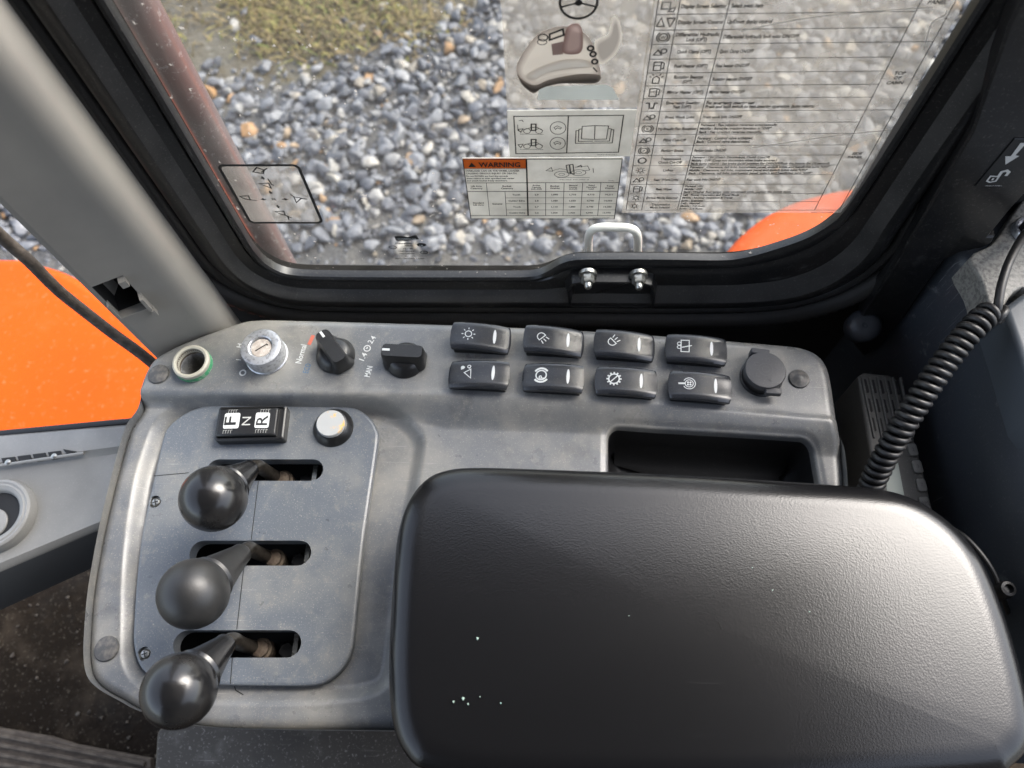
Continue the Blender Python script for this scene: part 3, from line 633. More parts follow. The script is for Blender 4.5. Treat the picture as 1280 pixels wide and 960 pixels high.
rows = [('Tooth', '2.9', '1,090', '1,710', '4,710', '14,211'), ('Cutting Edge', '2.8', '1,080', '1,650', '4,740', '14,050'), ('Tooth', '2.7', '1,110', '1,880', '4,740', '14,283'), ('Cutting Edge', '2.6', '1,050', '1,920', '4,990', '13,970')]
for r, row in enumerate(rows):
    for k, s in enumerate(row): cell(s, ([xc[1]] + xx)[k], (xx + [0])[k], zt[2 + r], zt[3 + r], h=0.0016)
q = zw(1050, 475); i.text('950213-02080', q[0], q[1] - 0.0004, 0.0009, width=0.0125, align='c')
# little loader drawing
i.stroke([zw(640, 125), zw(680, 102), zw(690, 130)], 0.0004, True); i.stroke([zw(690, 125), zw(740, 110), zw(800, 118)], 0.0003)
for p in ((757, 153), (882, 140)): i.ring(zw(*p), 0.0050, 0.0004, 24, ry=0.0030); i.ring(zw(*p), 0.002, 0.0003, 14, ry=0.0012)
i.stroke([zw(790, 85), zw(840, 78), zw(850, 150), zw(800, 140)], 0.0007, True); i.stroke([zw(815, 82), zw(822, 150)], 0.0009); i.stroke([zw(855, 100), zw(950, 90), zw(965, 120), zw(910, 128)], 0.0004); i.stroke([zw(870, 98), zw(900, 85), zw(905, 100)], 0.0007)
i.stroke([zw(720, 176), zw(965, 176)], 0.0003); q = zw(850, 195); i.text('Model: DL200-3', q[0], q[1], 0.0009, width=0.020, align='c'); q = zw(1125, 203); i.text('Unit:kg', q[0], q[1], 0.0010, align='c'); i.stroke([zw(990, 108), zw(993, 140)], 0.0004)
i.build('table_print', wp(S3), M_ink, t)

# switch instruction sheet
t = sticker('switch_instruction_sheet', 0.0535, 0.2150, 0.0850, 0.285, M_film, 'large clear instruction sheet of switch symbols and text at the right of the pane', 0.0005)
i = Ink(); j = Ink()
XC = [0.0562, 0.0676, 0.0935, 0.1922, 0.2098]
ZR = [0.2765, 0.2665, 0.2565, 0.2465, 0.2370, 0.2267, 0.2167, 0.2069, 0.1969, 0.1865, 0.1765, 0.1665, 0.1562, 0.1468, 0.1370, 0.1274, 0.1176, 0.1074, 0.0985, 0.0888]
for x in XC: i.stroke([(x, 0.284), (x, ZR[-1])], 0.0005)
for k, z in enumerate(ZR): i.stroke([(XC[0], z), (XC[-1] if k in (4, 9, 19) else XC[3], z)], 0.00045)
T = [('', ''), ('Display Screen Selector', 'Select menu item'), ('', ''), ]
T = [None, ('Display Mode', 'Select display mode'), ('Display Screen Selector', 'Select menu item'), ('Display Screen Control', 'Up/Down display control'), ('Differential Hydraulic|Lock (OPT)', 'Differential hydraulic lock auto ON/OFF.'), ('Quick Clamp (OPT)', 'Quick Clamp ON/OFF'), ('Fuel Heater (OPT)', 'Fuel heater ON/OFF'), ('Rotating Beacon|(OPT)', 'Rotating beacon ON/OFF'), ('Mirror Heater (OPT)', 'Mirror heater ON/OFF'),
     ('Emergency Steering|Test (OPT)', 'For emergency steering test :|Press and hold switch to test steering operation. (auto return)'), ('Front Work Light', 'Front work light ON/OFF'), ('Hydraulic Fan Rotation', 'Forward : Fan rotation reverses automatically.|Middle : Reverse rotating function is "OFF"|Back : Fan rotation reverses manually.'), ('Pilot Cut-Off', 'Forward : Control valve activated.|Back : Control valve deactivated.'), ('Parking Brake', 'Parking brake ON/OFF'),
     ('Transmission|Clutch Cut-Off', 'Forward : ON (Clutch Disconnects, Clutch Cut-Off)|Middle : OFF (Does not disconnect when brake engages.)|Back (auto return) : Set brake pedal position for ON/OFF/Push the button for (1) second)'), ('Lights', 'Forward : Clearance, tail light, instrument panel, switch lights and headlights turn "ON"|Middle : Clearance, tail light, instrument panel and switch lights turn "ON"|Back : Clearance, tail light, instrument panel, switch and headlights turn "OFF"'), ('Rear Work Light', 'Rear work light ON/OFF'), ('Rear Wiper', 'Forward : ON|Middle : OFF|Back : Washer fluid sprays onto windshield while pushing the switch down'), ('Engine Mode Selector', 'Left : Power Operation and Travel Mode|Middle : Normal Operation & Travel|Right : Economy'), ('Transmission|Mode Selector', 'Left : Manual|Middle : 1-4 Auto|Right : 2-4 Auto')]
for k in range(1, len(ZR)):
    za, zb_ = ZR[k - 1], ZR[k]; zm = (za + zb_) / 2; tt = T[k]
    n, d = tt
    ls = n.split('|'); h = 0.0024
    for q, l in enumerate(ls):
        wdt = min(0.0240, len(l) * 0.00112); j.text(l, (XC[1] + XC[2]) / 2, zm + ((len(ls) - 1) / 2 - q) * 0.0034 - h / 2, h, width=wdt, align='c', shear=0.05, bold=0.032)
    ls = d.split('|'); h = 0.0025 if len(ls) < 3 else 0.0020
    for q, l in enumerate(ls):
        wdt = min(0.096, len(l) * 0.00104); j.text(l, XC[2] + 0.0013, zm + ((len(ls) - 1) / 2 - q) * 0.0031 - h / 2, h, width=wdt, shear=0.05, bold=0.032)
    # symbol
    c = np.array([(XC[0] + XC[1]) / 2, zm]); s = 0.0032; w_ = 0.00065
    if k == 3:
        for dx, sg in ((-0.0026, 1), (0.0026, -1)): j.stroke([c + np.array([dx - 0.0021, -s * 0.8 * sg]), c + np.array([dx + 0.0021, -s * 0.8 * sg]), c + np.array([dx, s * 0.9 * sg])], w_, True)
    elif k in (4, 11, 13): 
        j.ring(c, s * 0.75, w_); j.ring(c, s * 1.1, w_, 12, a0=120, a1=240); j.ring(c, s * 1.1, w_, 12, a0=-60, a1=60); j.text({4: 'W', 11: 'R', 13: 'P'}[k], c[0], c[1] - 0.0011, 0.0021, align='c')
    elif k in (5, 12, 10, 16):
        j.stroke([c + np.array(p) * s for p in ((-1.2, -0.7), (-0.5, 0.4), (0.3, -0.7))], w_, True); j.ring(c + np.array([0.55, 0.15]) * s, s * 0.5, w_, 14)
    elif k in (6, 8, 17): j.stroke([c + np.array(p) * s for p in ((-0.8, -1), (0.5, -1), (0.5, 0.9), (-0.8, 0.9))], w_, True); j.stroke([c + np.array(p) * s for p in ((0.5, -0.6), (1.0, -0.6), (1.0, 0.6), (0.6, 0.9))], w_); j.stroke([c + np.array(p) * s for p in ((-0.8, 0.1), (0.5, 0.1))], w_)
    elif k == 7:
        j.stroke([c + np.array(p) * s for p in ((-0.6, -0.9), (-0.6, 0.3), (0, 0.8), (0.6, 0.3), (0.6, -0.9))], w_, True)
        for a in (150, 120, 60, 30): j.stroke([c + s * np.array([math.cos(R_(a)) * r, math.sin(R_(a)) * r]) for r in (1.05, 1.5)], w_)
    elif k == 9: j.stroke([c + np.array(p) * s for p in ((-1.2, 0.5), (-0.5, 0.5), (-0.4, -0.8), (0.4, -0.8), (0.5, 0.5), (1.1, 0.5))], 0.0009)
    elif k == 14: j.ring(c, s * 0.8, 0.0010)
    elif k in (15, 18, 19):
        j.ring(c, s * 0.5, w_, 16)
        for a in range(0, 360, 45): j.stroke([c + s * np.array([math.cos(R_(a)) * r, math.sin(R_(a)) * r]) for r in (0.7, 1.0)], w_)
    else: j.stroke([c + np.array(p) * s for p in ((-1.1, -0.5), (0.3, -0.5), (0.3, 0.8), (-1.1, 0.8))], w_, True); j.stroke([c + np.array(p) * s for p in ((0.1, -1), (1.0, -1), (1.2, -0.2), (0.6, -0.4))], w_, True)
xm = (XC[3] + XC[4]) / 2
for l, z in (('INSTRUMENT', 0.2655), ('PANEL', 0.2610), ('TOP', 0.2140), ('OF', 0.2105), ('CABIN', 0.2068), ('SIDE', 0.1470), ('PANEL', 0.1435)): j.text(l, xm, z, 0.0023, align='c', shear=0.05, bold=0.03)
j.text('* See Operation and Maintenance Manual for more details.', XC[2], 0.0865, 0.0014, width=0.060, shear=0.05); j.text('950213-01148A', 0.2065, 0.0852, 0.0014, align='r', width=0.016)
for pts in ([(925, 37), (1000, 22), (1080, 13), (1165, 7)], [(940, 183), (1000, 174), (1060, 166), (1110, 161)], [(1184, 10), (1180, 17), (1166, 25), (1160, 38), (1155, 60)]):
    k_ = Ink(); k_.stroke(spline(W2(pts), 30), 0.0008); k_.build('film_crease', wp(S2), mat('crease_pale', (0.75, 0.68, 0.58), 0.5), t)
i.build('table_lines', wp(S2), M_inkf, t); j.build('table_lettering', wp(S2), M_ink, t)

# maker's stamp on the glass
t = thing('glass_stamp', tuple(W(508, 322, YW)), 'small black glass maker stamp printed low on the pane', 'stamp')
def zs(x, y): return wx(470 + x / 16.0, 280 + y / 16.0)
i = Ink(); i.poly([zs(*p) for p in ((365, 230), (500, 222), (640, 245), (800, 203), (865, 285), (700, 308), (620, 320), (405, 315))]); i.disc(zs(912, 400), 0.0038, 0.0025); i.build('stamp_plate', wp(S1), M_ink, t)
i = Ink(); q = zs(610, 278); i.text('HAMMERGLASS', q[0], q[1] - 0.0006, 0.0017, width=0.0150, align='c', bold=0.01); q = zs(912, 405); i.text('LR', q[0], q[1] - 0.0009, 0.0019, align='c', bold=0.01); i.build('stamp_lettering', wp(S2), M_inkw, t)
i = Ink()
for p in ((340, 450), (965, 550)): i.ring(zs(*p), 0.0029, 0.0008, 20, ry=0.0019)
q = zs(340, 460); i.text('DOT', q[0], q[1] - 0.0003, 0.0011, align='c'); q = zs(965, 560); i.text('CCC', q[0], q[1] - 0.0003, 0.0010, align='c')
for s, x, y, w in (('TEMPERED', 555, 385, 0.0135), ('43R-00', 660, 425, 0.0070), ('AS-2 M1', 640, 485, 0.0080), ('LAMINATED E4', 620, 535, 0.0130), ('POLYCARB 43A', 630, 585, 0.0125), ('DO NOT USE SOLVENTS CLEANING', 680, 685, 0.0240)):
    q = zs(x, y); i.text(s, q[0], q[1], 0.0013, width=w, align='c', bold=0.03)
i.build('stamp_print', wp(S1), M_ink, t)

# ================================================================== LEFT CORNER PILLAR
PA = np.array(P(291, 399, 0.0)[:2]); PB = np.array(P(186, 441, 0.0)[:2])
ux = (PB - PA) / np.linalg.norm(PB - PA); nx = np.array([ux[1], -ux[0]])          # nx points away from the viewer side
if nx[1] < 0: nx = -nx
pil = thing('corner_pillar', (PA[0], PA[1], -0.5), 'pale grey plastic corner pillar cover with a broken clip hole', 'pillar')
LP = np.linalg.norm(PB - PA)
def pf(s, z, d=0.0):   # point on the pillar's inner face
    p = PA + ux * s + nx * d; return (p[0], p[1], z)
def onp(u, v, d=0.0):   # photo pixel -> (s, z) on that face
    r = ray(u, v); k = ((PA + nx * d - CAM[:2]) @ nx) / (r[:2] @ nx); q = CAM + r * k; return float((q[:2] - PA) @ ux), float(q[2])
hs_ = [onp(*p) for p in ((112, 353), (163, 353), (190, 391), (140, 391))]
sa, sb = np.mean([hs_[1][0], hs_[2][0]]), np.mean([hs_[0][0], hs_[3][0]]); za, zb_ = np.mean([hs_[2][1], hs_[3][1]]), np.mean([hs_[0][1], hs_[1][1]])
sa, sb = min(sa, sb), max(sa, sb)
# face cross-section from the window side (rounded shoulder) to the front edge
cs = [(0.004, 0.034), (0.005, 0.018), (0.008, 0.008), (0.013, 0.0025), (0.020, 0.0), (0.026, 0.0), (0.031, 0.0012)]
cs += [(max(sa, 0.034), 0.002), (sb, 0.002), (LP - 0.004, 0.002), (LP, 0.004), (LP + 0.001, 0.012), (LP - 0.012, 0.035)]
sa_i = 7; zl_ = [-0.35, -0.1, za, zb_, 0.4, 1.0]
v = [pf(s, z, d) for z in zl_ for s, d in cs]; n = len(cs); f = []
for a in range(len(zl_) - 1):
    for b in range(n - 1):
        if a == 2 and b == sa_i: continue
        f.append((a * n + b, a * n + b + 1, (a + 1) * n + b + 1, (a + 1) * n + b))
obj('pillar_cover', (v, f), M_pillar, pil)
s0, s1 = cs[sa_i][0], cs[sa_i + 1][0]
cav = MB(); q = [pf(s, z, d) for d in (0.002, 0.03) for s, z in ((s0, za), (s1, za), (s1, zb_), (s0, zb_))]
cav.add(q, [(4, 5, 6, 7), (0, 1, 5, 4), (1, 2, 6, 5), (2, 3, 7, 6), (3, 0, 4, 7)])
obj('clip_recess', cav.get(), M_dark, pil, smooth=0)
axs = [np.array([ux[0], ux[1], 0]), np.array([nx[0], nx[1], 0]), np.array([0, 0, 1.0])]
def pbox(sc, zc, l, h, d0, d1): return boxv(pf(sc, zc, (d0 + d1) / 2), (l, abs(d1 - d0), h), axs)
obj('clip_ledge', pbox((s0 + s1) / 2, za - 0.0008, s1 - s0 + 0.004, 0.002, -0.0015, 0.006), M_pillar, pil, smooth=0)
obj('clip_tab', pbox(s0 - 0.0005, za + 0.008, 0.0024, 0.016, -0.005, 0.004), M_pillar, pil, smooth=0)
obj('clip_tab', pbox(s1 + 0.0002, za + 0.010, 0.0014, 0.018, -0.002, 0.004), M_pillar, pil, smooth=0)
obj('clip_tab', pbox(s0 + 0.002, zb_ - 0.005, 0.005, 0.007, -0.0025, 0.006), M_pillar, pil, smooth=0)
obj('clip_stub', pbox(s0 - 0.001, za - 0.006, 0.0024, 0.008, -0.004, 0.002), M_pillar, pil, smooth=0)

# weathered rubber hose hanging in front of the orange panel
hp = np.array([W(-60, 236, 0.36), W(0, 294, 0.36), W(36, 326, 0.355), W(72, 362, 0.35), W(104, 388, 0.345), W(140, 416, 0.335), W(187, 451, 0.32), W(240, 500, 0.30)])
tag(obj('rubber_hose', tube(spline(hp, 60), 0.0052, 16), M_hose), 'weathered brown-black rubber hose crossing the orange panel at the left', 'hose')

# ================================================================== OUTSIDE THE CAB
def shell(name, top_px, z, depth, label, cat, bev=0.03, m=M_orange):
    p = ccw(spline(P2(top_px, z), 120, True)); rings = [r3(p, z - depth)]
    for k in range(6):
        a = math.pi / 2 * k / 5; rings.append(r3(offs(p, -bev * (1 - math.cos(a))), z - bev + bev * math.sin(a)))
    return tag(obj(name, loft(rings), m), label, cat)
shell('front_fender', [(-260, 330), (0, 321), (40, 326), (90, 343), (150, 385), (260, 470), (330, 560), (250, 640), (-260, 700)], -0.75, 0.45, 'flat bright orange body panel outside at the left edge', 'fender', 0.02)
shell('rear_fender', [(868, 420), (885, 350), (902, 318), (930, 284), (972, 254), (1022, 236), (1075, 228), (1160, 240), (1250, 300), (1250, 420)], -0.75, 0.40, 'orange fender corner outside the lower right of the window', 'fender', 0.04)
YR = YW + 0.11
ra = W(172, 4, YR); rb_ = W(352, 330, YR); rm = (ra[0] + rb_[0]) / 2
rail = thing('grab_rail', (rm, YR, -0.95), 'grey-red vertical tube rail outside the left part of the window', 'rail')
dirv = (ra - rb_) / np.linalg.norm(ra - rb_)
obj('rail_tube', tube([rb_ - dirv * 0.9, rb_ - dirv * 0.3, rb_, ra, ra + dirv * 0.5], 0.0150, 28), M_rail, rail)
obj('rail_bracket', boxv(rb_ - dirv * 0.62 + np.array([0, -0.03, 0]), (0.05, 0.08, 0.05)), M_black, rail, smooth=0)

# ================================================================== CONSOLE
con = thing('control_console', (-0.05, 0.16, -0.20), 'grey plastic right-hand control console with three levers, two dials and eight rocker switches', 'console')
ZL = -0.012           # level of the lower area
YAW = R_(-2.7)
out_px = [(296, 400), (320, 396), (360, 396), (557, 401.5), (700, 407.5), (780, 412), (900, 421), (985, 428), (1008, 432), (1026, 441), (1037, 456), (1043, 480), (1050.5, 529), (1055, 570, ZL), (1060, 650, ZL), (1062, 760, ZL), (1040, 900, ZL), (960, 918, ZL), (700, 918, ZL), (480, 914, ZL), (330, 912, ZL), (240, 907, ZL), (180, 891, ZL), (152, 877, ZL), (126, 862, ZL), (112, 846, ZL), (107.5, 820, ZL), (109, 780, ZL), (113, 738, ZL), (121, 690, ZL), (130, 646, ZL), (147, 578, ZL), (160, 535, ZL), (166, 505), (174, 474), (186, 450), (203, 437), (235, 422)]
outp = ccw(spline(P2(out_px), 420, True))
sl_px = np.array([P(u, v, 0)[:2] for u, v in ((100, 488), (175, 488), (254, 489), (400, 491.5), (469, 493), (561, 495.5), (640, 498), (730, 501.5), (820, 507), (910, 517.5), (1050, 530), (1150, 539))])
plate_px = [(204, 545), (213, 530), (228, 518), (246, 509.5), (268, 505.5), (330, 504), (397, 504), (425, 505.5), (447, 511), (463, 523), (471, 537), (472, 552), (461, 628), (454, 680), (443, 790), (439, 814), (430, 833), (414, 848), (390, 856.5), (330, 857), (262, 855.5), (205, 852), (184, 843), (172, 828), (166, 803), (167, 770), (171, 715), (178, 660), (192, 597)]
ZP = -0.0125
plate = ccw(spline(P2(plate_px, ZP), 220, True))
dep_px = [(176, 560), (190, 528), (215, 507), (262, 499), (400, 499), (462, 500), (502, 512), (524, 530), (534, 552), (527, 600), (512, 690), (500, 800), (492, 850), (470, 872), (420, 881), (330, 884), (230, 880), (172, 862), (150, 835), (147, 800), (150, 700), (162, 610)]
dep = ccw(spline(P2(dep_px, ZL), 160, True))
tray = ccw(fillet(P2([(757, 640, ZL), (757, 530.5, ZL), (1018, 549, ZL), (1034, 640, ZL)]), [0.008, 0.010, 0.014, 0.012], 8))
def sdf(poly, X, Y):
    """signed distance to a CCW polygon (negative inside)"""
    d = np.full(X.shape, 1e9); inside = np.zeros(X.shape, bool); a = poly; b = np.roll(poly, -1, 0)
    for p, q in zip(a, b):
        ex, ey = q - p; wx_, wy_ = X - p[0], Y - p[1]; t = np.clip((wx_ * ex + wy_ * ey) / (ex * ex + ey * ey + 1e-15), 0, 1)
        d = np.minimum(d, (wx_ - ex * t) ** 2 + (wy_ - ey * t) ** 2)
        cnd = (p[1] > Y) != (q[1] > Y)
        if abs(q[1] - p[1]) > 1e-12: inside ^= cnd & (X < (q[0] - p[0]) * (Y - p[1]) / (q[1] - p[1]) + p[0])
    d = np.sqrt(d); return np.where(inside, -d, d)
def sstep(t): t = np.clip(t, 0, 1); return t * t * (3 - 2 * t)
H_ = 0.0010
gx = np.arange(outp[:, 0].min() - 2 * H_, outp[:, 0].max() + 2 * H_, H_); gy = np.arange(outp[:, 1].min() - 2 * H_, outp[:, 1].max() + 2 * H_, H_)
GX, GY = np.meshgrid(gx, gy)
cup_c = P(243, 457, 0)[:2]
def height(X, Y, so_=None):
    so_ = sdf(outp, X, Y) if so_ is None else so_
    tl = np.interp(X, sl_px[:, 0], sl_px[:, 1]) - Y
    wgt = np.interp(X, [P(470, 480)[0], P(560, 480)[0]], [0.011, 0.024])
    z = ZL * sstep(tl / wgt)
    # gentle lip along the strip's front line
    z = z + 0.0008 * np.exp(-((tl + 0.002) / 0.003) ** 2)
    z = z - 0.0085 * sstep(-sdf(dep, X, Y) / 0.013)
    st = sdf(tray, X, Y); z = z - 0.0012 * sstep((0.004 - st) / 0.004)
    r = 0.009; e = np.clip(so_ + r, 0, r * 0.999); z = z - (r - np.sqrt(r * r - e * e))
    dc = np.hypot(X - cup_c[0], Y - cup_c[1]); z = z - 0.03 * sstep((0.0105 - dc) / 0.002)
    return z
SD = sdf(outp, GX, GY)
# snap the outermost grid points onto the outline
gxs, gys = np.gradient(SD, H_, axis=1), np.gradient(SD, H_, axis=0)
snap = (SD > 0) & (SD < 1.6 * H_)
X2 = np.where(snap, GX - gxs * SD, GX); Y2 = np.where(snap, GY - gys * SD, GY); SD2 = np.where(snap, 0.0, SD)
ST = sdf(tray, GX, GY); tx, ty = np.gradient(ST, H_, axis=1), np.gradient(ST, H_, axis=0); sn2 = (ST < 0) & (ST > -1.6 * H_)
X2 = np.where(sn2, GX - tx * ST, X2); Y2 = np.where(sn2, GY - ty * ST, Y2)
SPL = sdf(offs(plate, -0.007), GX, GY)
Z2 = height(X2, Y2, SD2); keep = SD <= 1.6 * H_
idm = -np.ones(GX.shape, int); idm[keep] = np.arange(keep.sum())
V = np.stack([X2[keep], Y2[keep], Z2[keep]], 1)
a, b, c, d = idm[:-1, :-1], idm[:-1, 1:], idm[1:, 1:], idm[1:, :-1]; ok = (a >= 0) & (b >= 0) & (c >= 0) & (d >= 0)
ok &= (SD[:-1, :-1] < 0) | (SD[:-1, 1:] < 0) | (SD[1:, 1:] < 0) | (SD[1:, :-1] < 0)
for S_, lim in ((ST, 0.0), (SPL, 0.0)):
    ok &= (S_[:-1, :-1] > lim) | (S_[:-1, 1:] > lim) | (S_[1:, 1:] > lim) | (S_[1:, :-1] > lim)
Q = np.stack([a[ok], b[ok], c[ok], d[ok]], 1)
used = np.unique(Q); rmap = -np.ones(len(V), int); rmap[used] = np.arange(len(used))
obj('console_shell', (V[used], rmap[Q].tolist()), M_console, con, smooth=70)
trd = densify(tray, 260); hz = height(trd[:, 0] , trd[:, 1])
def trr(o_, dz): return [(p[0], p[1], h + dz) for p, h in zip(offs(trd, -o_), hz)]
obj('tray_lip', loft([trr(0.0, 0.0), trr(0.0010, -0.0005), trr(0.0018, -0.0015), trr(0.0022, -0.0032), trr(0.0026, -0.008)], False, False), M_console, con, smooth=60)
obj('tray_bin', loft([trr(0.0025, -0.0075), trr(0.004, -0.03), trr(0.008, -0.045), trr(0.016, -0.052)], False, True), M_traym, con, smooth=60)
obj('console_skirt', loft([r3(offs(outp, -0.0006), -0.0085 if False else -0.0075), r3(offs(outp, -0.0005), -0.03), r3(offs(outp, -0.012), -0.12), r3(offs(outp, -0.02), -0.20)][::-1], True, False), M_console, con)

# lever plate with three slots
def slot(u0, v0, u1, v1, z=ZP):
    p = P(u0, (v0 + v1) / 2, z)[:2]; q = P(u1, (v0 + v1) / 2, z)[:2]; h = abs(P((u0 + u1) / 2, v0, z)[1] - P((u0 + u1) / 2, v1, z)[1]) / 2
    d = (q - p) / np.linalg.norm(q - p); n = np.array([-d[1], d[0]]); a = p + d * h; b = q - d * h; ang = math.atan2(d[1], d[0])
    out = [b + h * np.array([math.cos(ang - math.pi / 2 + math.pi * k / 10), math.sin(ang - math.pi / 2 + math.pi * k / 10)]) for k in range(11)]
    out += [a + h * np.array([math.cos(ang + math.pi / 2 + math.pi * k / 10), math.sin(ang + math.pi / 2 + math.pi * k / 10)]) for k in range(11)]
    return np.array(out)
slots = [slot(258, 574, 404, 601), slot(237, 675.5, 389, 707), slot(216.5, 787.5, 376.5, 822)]
scr_px = [(193.5, 627), (180, 817)]
scr = [P(u, v, ZP)[:2] for u, v in scr_px]
holes = slots + [circ(c, 0.0048, 20)[::1] for c in scr]
lpm = MB()
bev = [(0.0, -0.006), (0.0, -0.0018), (-0.0004, -0.0008), (-0.0012, -0.0002), (-0.0022, 0.0)]
lpm.add(*loft([r3(offs(plate, o_), ZP + z) for o_, z in bev], False, False))
lpm.add(*fillholes([offs(plate, -0.0022)] + holes, ZP))
for h in holes: lpm.add(*loft([r3(h, ZP - 0.012), r3(h, ZP - 0.0003), r3(h, ZP)], False, False))
obj('lever_plate', lpm.get(), M_plate, con, smooth=30)
obj('slot_cavity', loft([r3(offs(plate, -0.01), -0.06), r3(offs(plate, -0.006), ZP - 0.0115)], True, False), M_dark, con, smooth=0)
# fine parting lines between the cover halves
i = Ink()
for pts in ([(323, 601.5), (314, 675)], [(305, 707.5), (296, 787)], [(290.5, 822.5), (288, 855)], [(192, 595), (236, 591)]):
    i = Ink(); i.stroke(P2(pts, ZP), 0.0006)
    i.build('parting_line', lambda x, y: (x, y, ZP + 0.00012), M_dark, con)
i = Ink(); i.stroke(P2([(288, 857), (290, 862), (301, 868)], ZP), 0.0006)
i.build('parting_line', lambda x, y: (x, y, float(height(np.array([x]), np.array([y]))[0]) + 0.0003), M_dark, con)
for c in scr:
    s = obj('cover_screw', lathe([(0.0047, -0.004), (0.0046, -0.003), (0.0034, -0.003), (0.0033, -0.0016), (0.0026, -0.0008), (0.0008, -0.0006)], (c[0], c[1], ZP), 24, True), M_steel, con)
    i = Ink(); i.stroke([c + np.array([-0.002, -0.0008]), c + np.array([0.002, 0.0008])], 0.0008); i.stroke([c + np.array([0.0008, -0.002]), c + np.array([-0.0008, 0.002])], 0.0008)
    i.build('screw_cross', lambda x, y: (x, y, ZP - 0.0005), M_dark, s)

# levers: bent dirty rod, tapered neck and round knob
def lever(knob_px, neck_px, rod_px, m, label):
    K_ = np.array(P(knob_px[0], knob_px[1], 0.052)); N_ = np.array(P(neck_px[0], neck_px[1], 0.012)); B_ = np.array(P(rod_px[0], rod_px[1], -0.02))
    base = obj('lever', tube(spline(np.array([B_ + np.array([0.004, 0, -0.02]), B_, (B_ * 0.5 + N_ * 0.5) + np.array([0.0, 0.002, 0.004]), N_, N_ + (K_ - N_) * 0.15]), 26), 0.0052, 14), M_brass, con)
    base['label'] = label
    d = (K_ - N_); Ln = np.linalg.norm(d); d /= Ln; R = 0.0224
    prof = [(0.0, 0.0062), (0.0015, 0.0074), (0.006, 0.0080), (0.25 * Ln, 0.0098), (0.45 * Ln, 0.0125), (Ln - 0.0195, 0.0152)]
    a_ = np.cross(d, [0, 0, 1]); a_ /= np.linalg.norm(a_); b_ = np.cross(d, a_)
    rings = [[N_ + d * t_ + r * (math.cos(2 * math.pi * k / 32) * a_ + math.sin(2 * math.pi * k / 32) * b_) for k in range(32)] for t_, r in prof]
    obj('lever_neck', loft(rings, True, False), m, base, smooth=60)
    # ball drawn out to a low collar where it meets the neck
    prof = [(-0.0195 + 0.0, 0.0155), (-0.0185, 0.0163)]
    th0 = math.acos(-0.0165 / R)
    for k in range(25):
        th = th0 * (1 - k / 24.0); prof.append((R * math.cos(th) , R * math.sin(th) + 1e-5))
    rings = [[K_ + d * t_ + r * (math.cos(2 * math.pi * k / 40) * a_ + math.sin(2 * math.pi * k / 40) * b_) for k in range(40)] for t_, r in prof]
    obj('lever_knob', loft(rings, True, True), m, base, smooth=60)
    # joint at the foot of the rod
    jt = B_ + np.array([0.008, -0.001, -0.016])
    obj('lever_joint', lathe([(0.0075, -0.014), (0.0078, -0.006), (0.0078, 0.000), (0.0062, 0.001), (0.0060, 0.004), (0.0045, 0.0052), (0.002, 0.0054)], jt, 24), M_mud, base)
    obj('lever_nut', loft([[(jt[0] + 0.017 + r * math.cos(R_(60 * k + 20)), jt[1] + r * math.sin(R_(60 * k + 20)), jt[2] + z) for k in range(6)] for r, z in ((0.0065, -0.020), (0.0065, -0.006), (0.0055, -0.0045))]), M_black, base)
    pin = np.array([B_[0] + 0.034, B_[1], -0.038])
    obj('pivot_pin', boxv(pin, (0.0035, 0.020, 0.012)), M_steel, base, smooth=0)
lever((267, 623), (313, 586), (334, 590), M_knob, 'shiny black ball-knob lever furthest up the plate')
lever((242, 742), (304, 690), (322, 691), M_knob2, 'matt worn black ball-knob lever in the middle slot')
lever((224, 863), (284, 803), (304, 806), M_knob, 'shiny black ball-knob lever nearest the console front edge')

# round blanking plugs
for (u, v, r, dome, z) in ((198.5, 468, 0.0086, 0.001, 0.0), (133.7, 811, 0.0088, 0.001, ZL), (998.5, 474, 0.0080, 0.0028, 0.0)):
    c = P(u, v, z)[:2]; z0 = float(height(np.array([c[0]]), np.array([c[1]]))[0])
    obj('blanking_plug', lathe([(r, -0.001), (r, 0.0008), (r * 0.93, 0.0016), (r * 0.8, 0.0018), (r * 0.5, 0.0016 + dome * 0.6), (r * 0.1, 0.0016 + dome)], (c[0], c[1], z0), 32), M_plug, con)

# cup-like ring with green sleeve
c = cup_c; rg = obj('socket_ring', lathe([(0.0150, -0.002), (0.0152, 0.003), (0.0146, 0.0045)], (c[0], c[1], 0), 48, False, False), M_green, con)
obj('ring_rim', lathe([(0.0146, 0.004), (0.0150, 0.0055), (0.0146, 0.0078), (0.0132, 0.0085), (0.0117, 0.0080), (0.0113, 0.006), (0.0112, 0.002)], (c[0], c[1], 0), 48, False, False), M_cream, rg)
obj('ring_bore', lathe([(0.0113, 0.0065), (0.0110, -0.028), (0.001, -0.028)], (c[0], c[1], 0), 40, False, True), M_mud, rg)

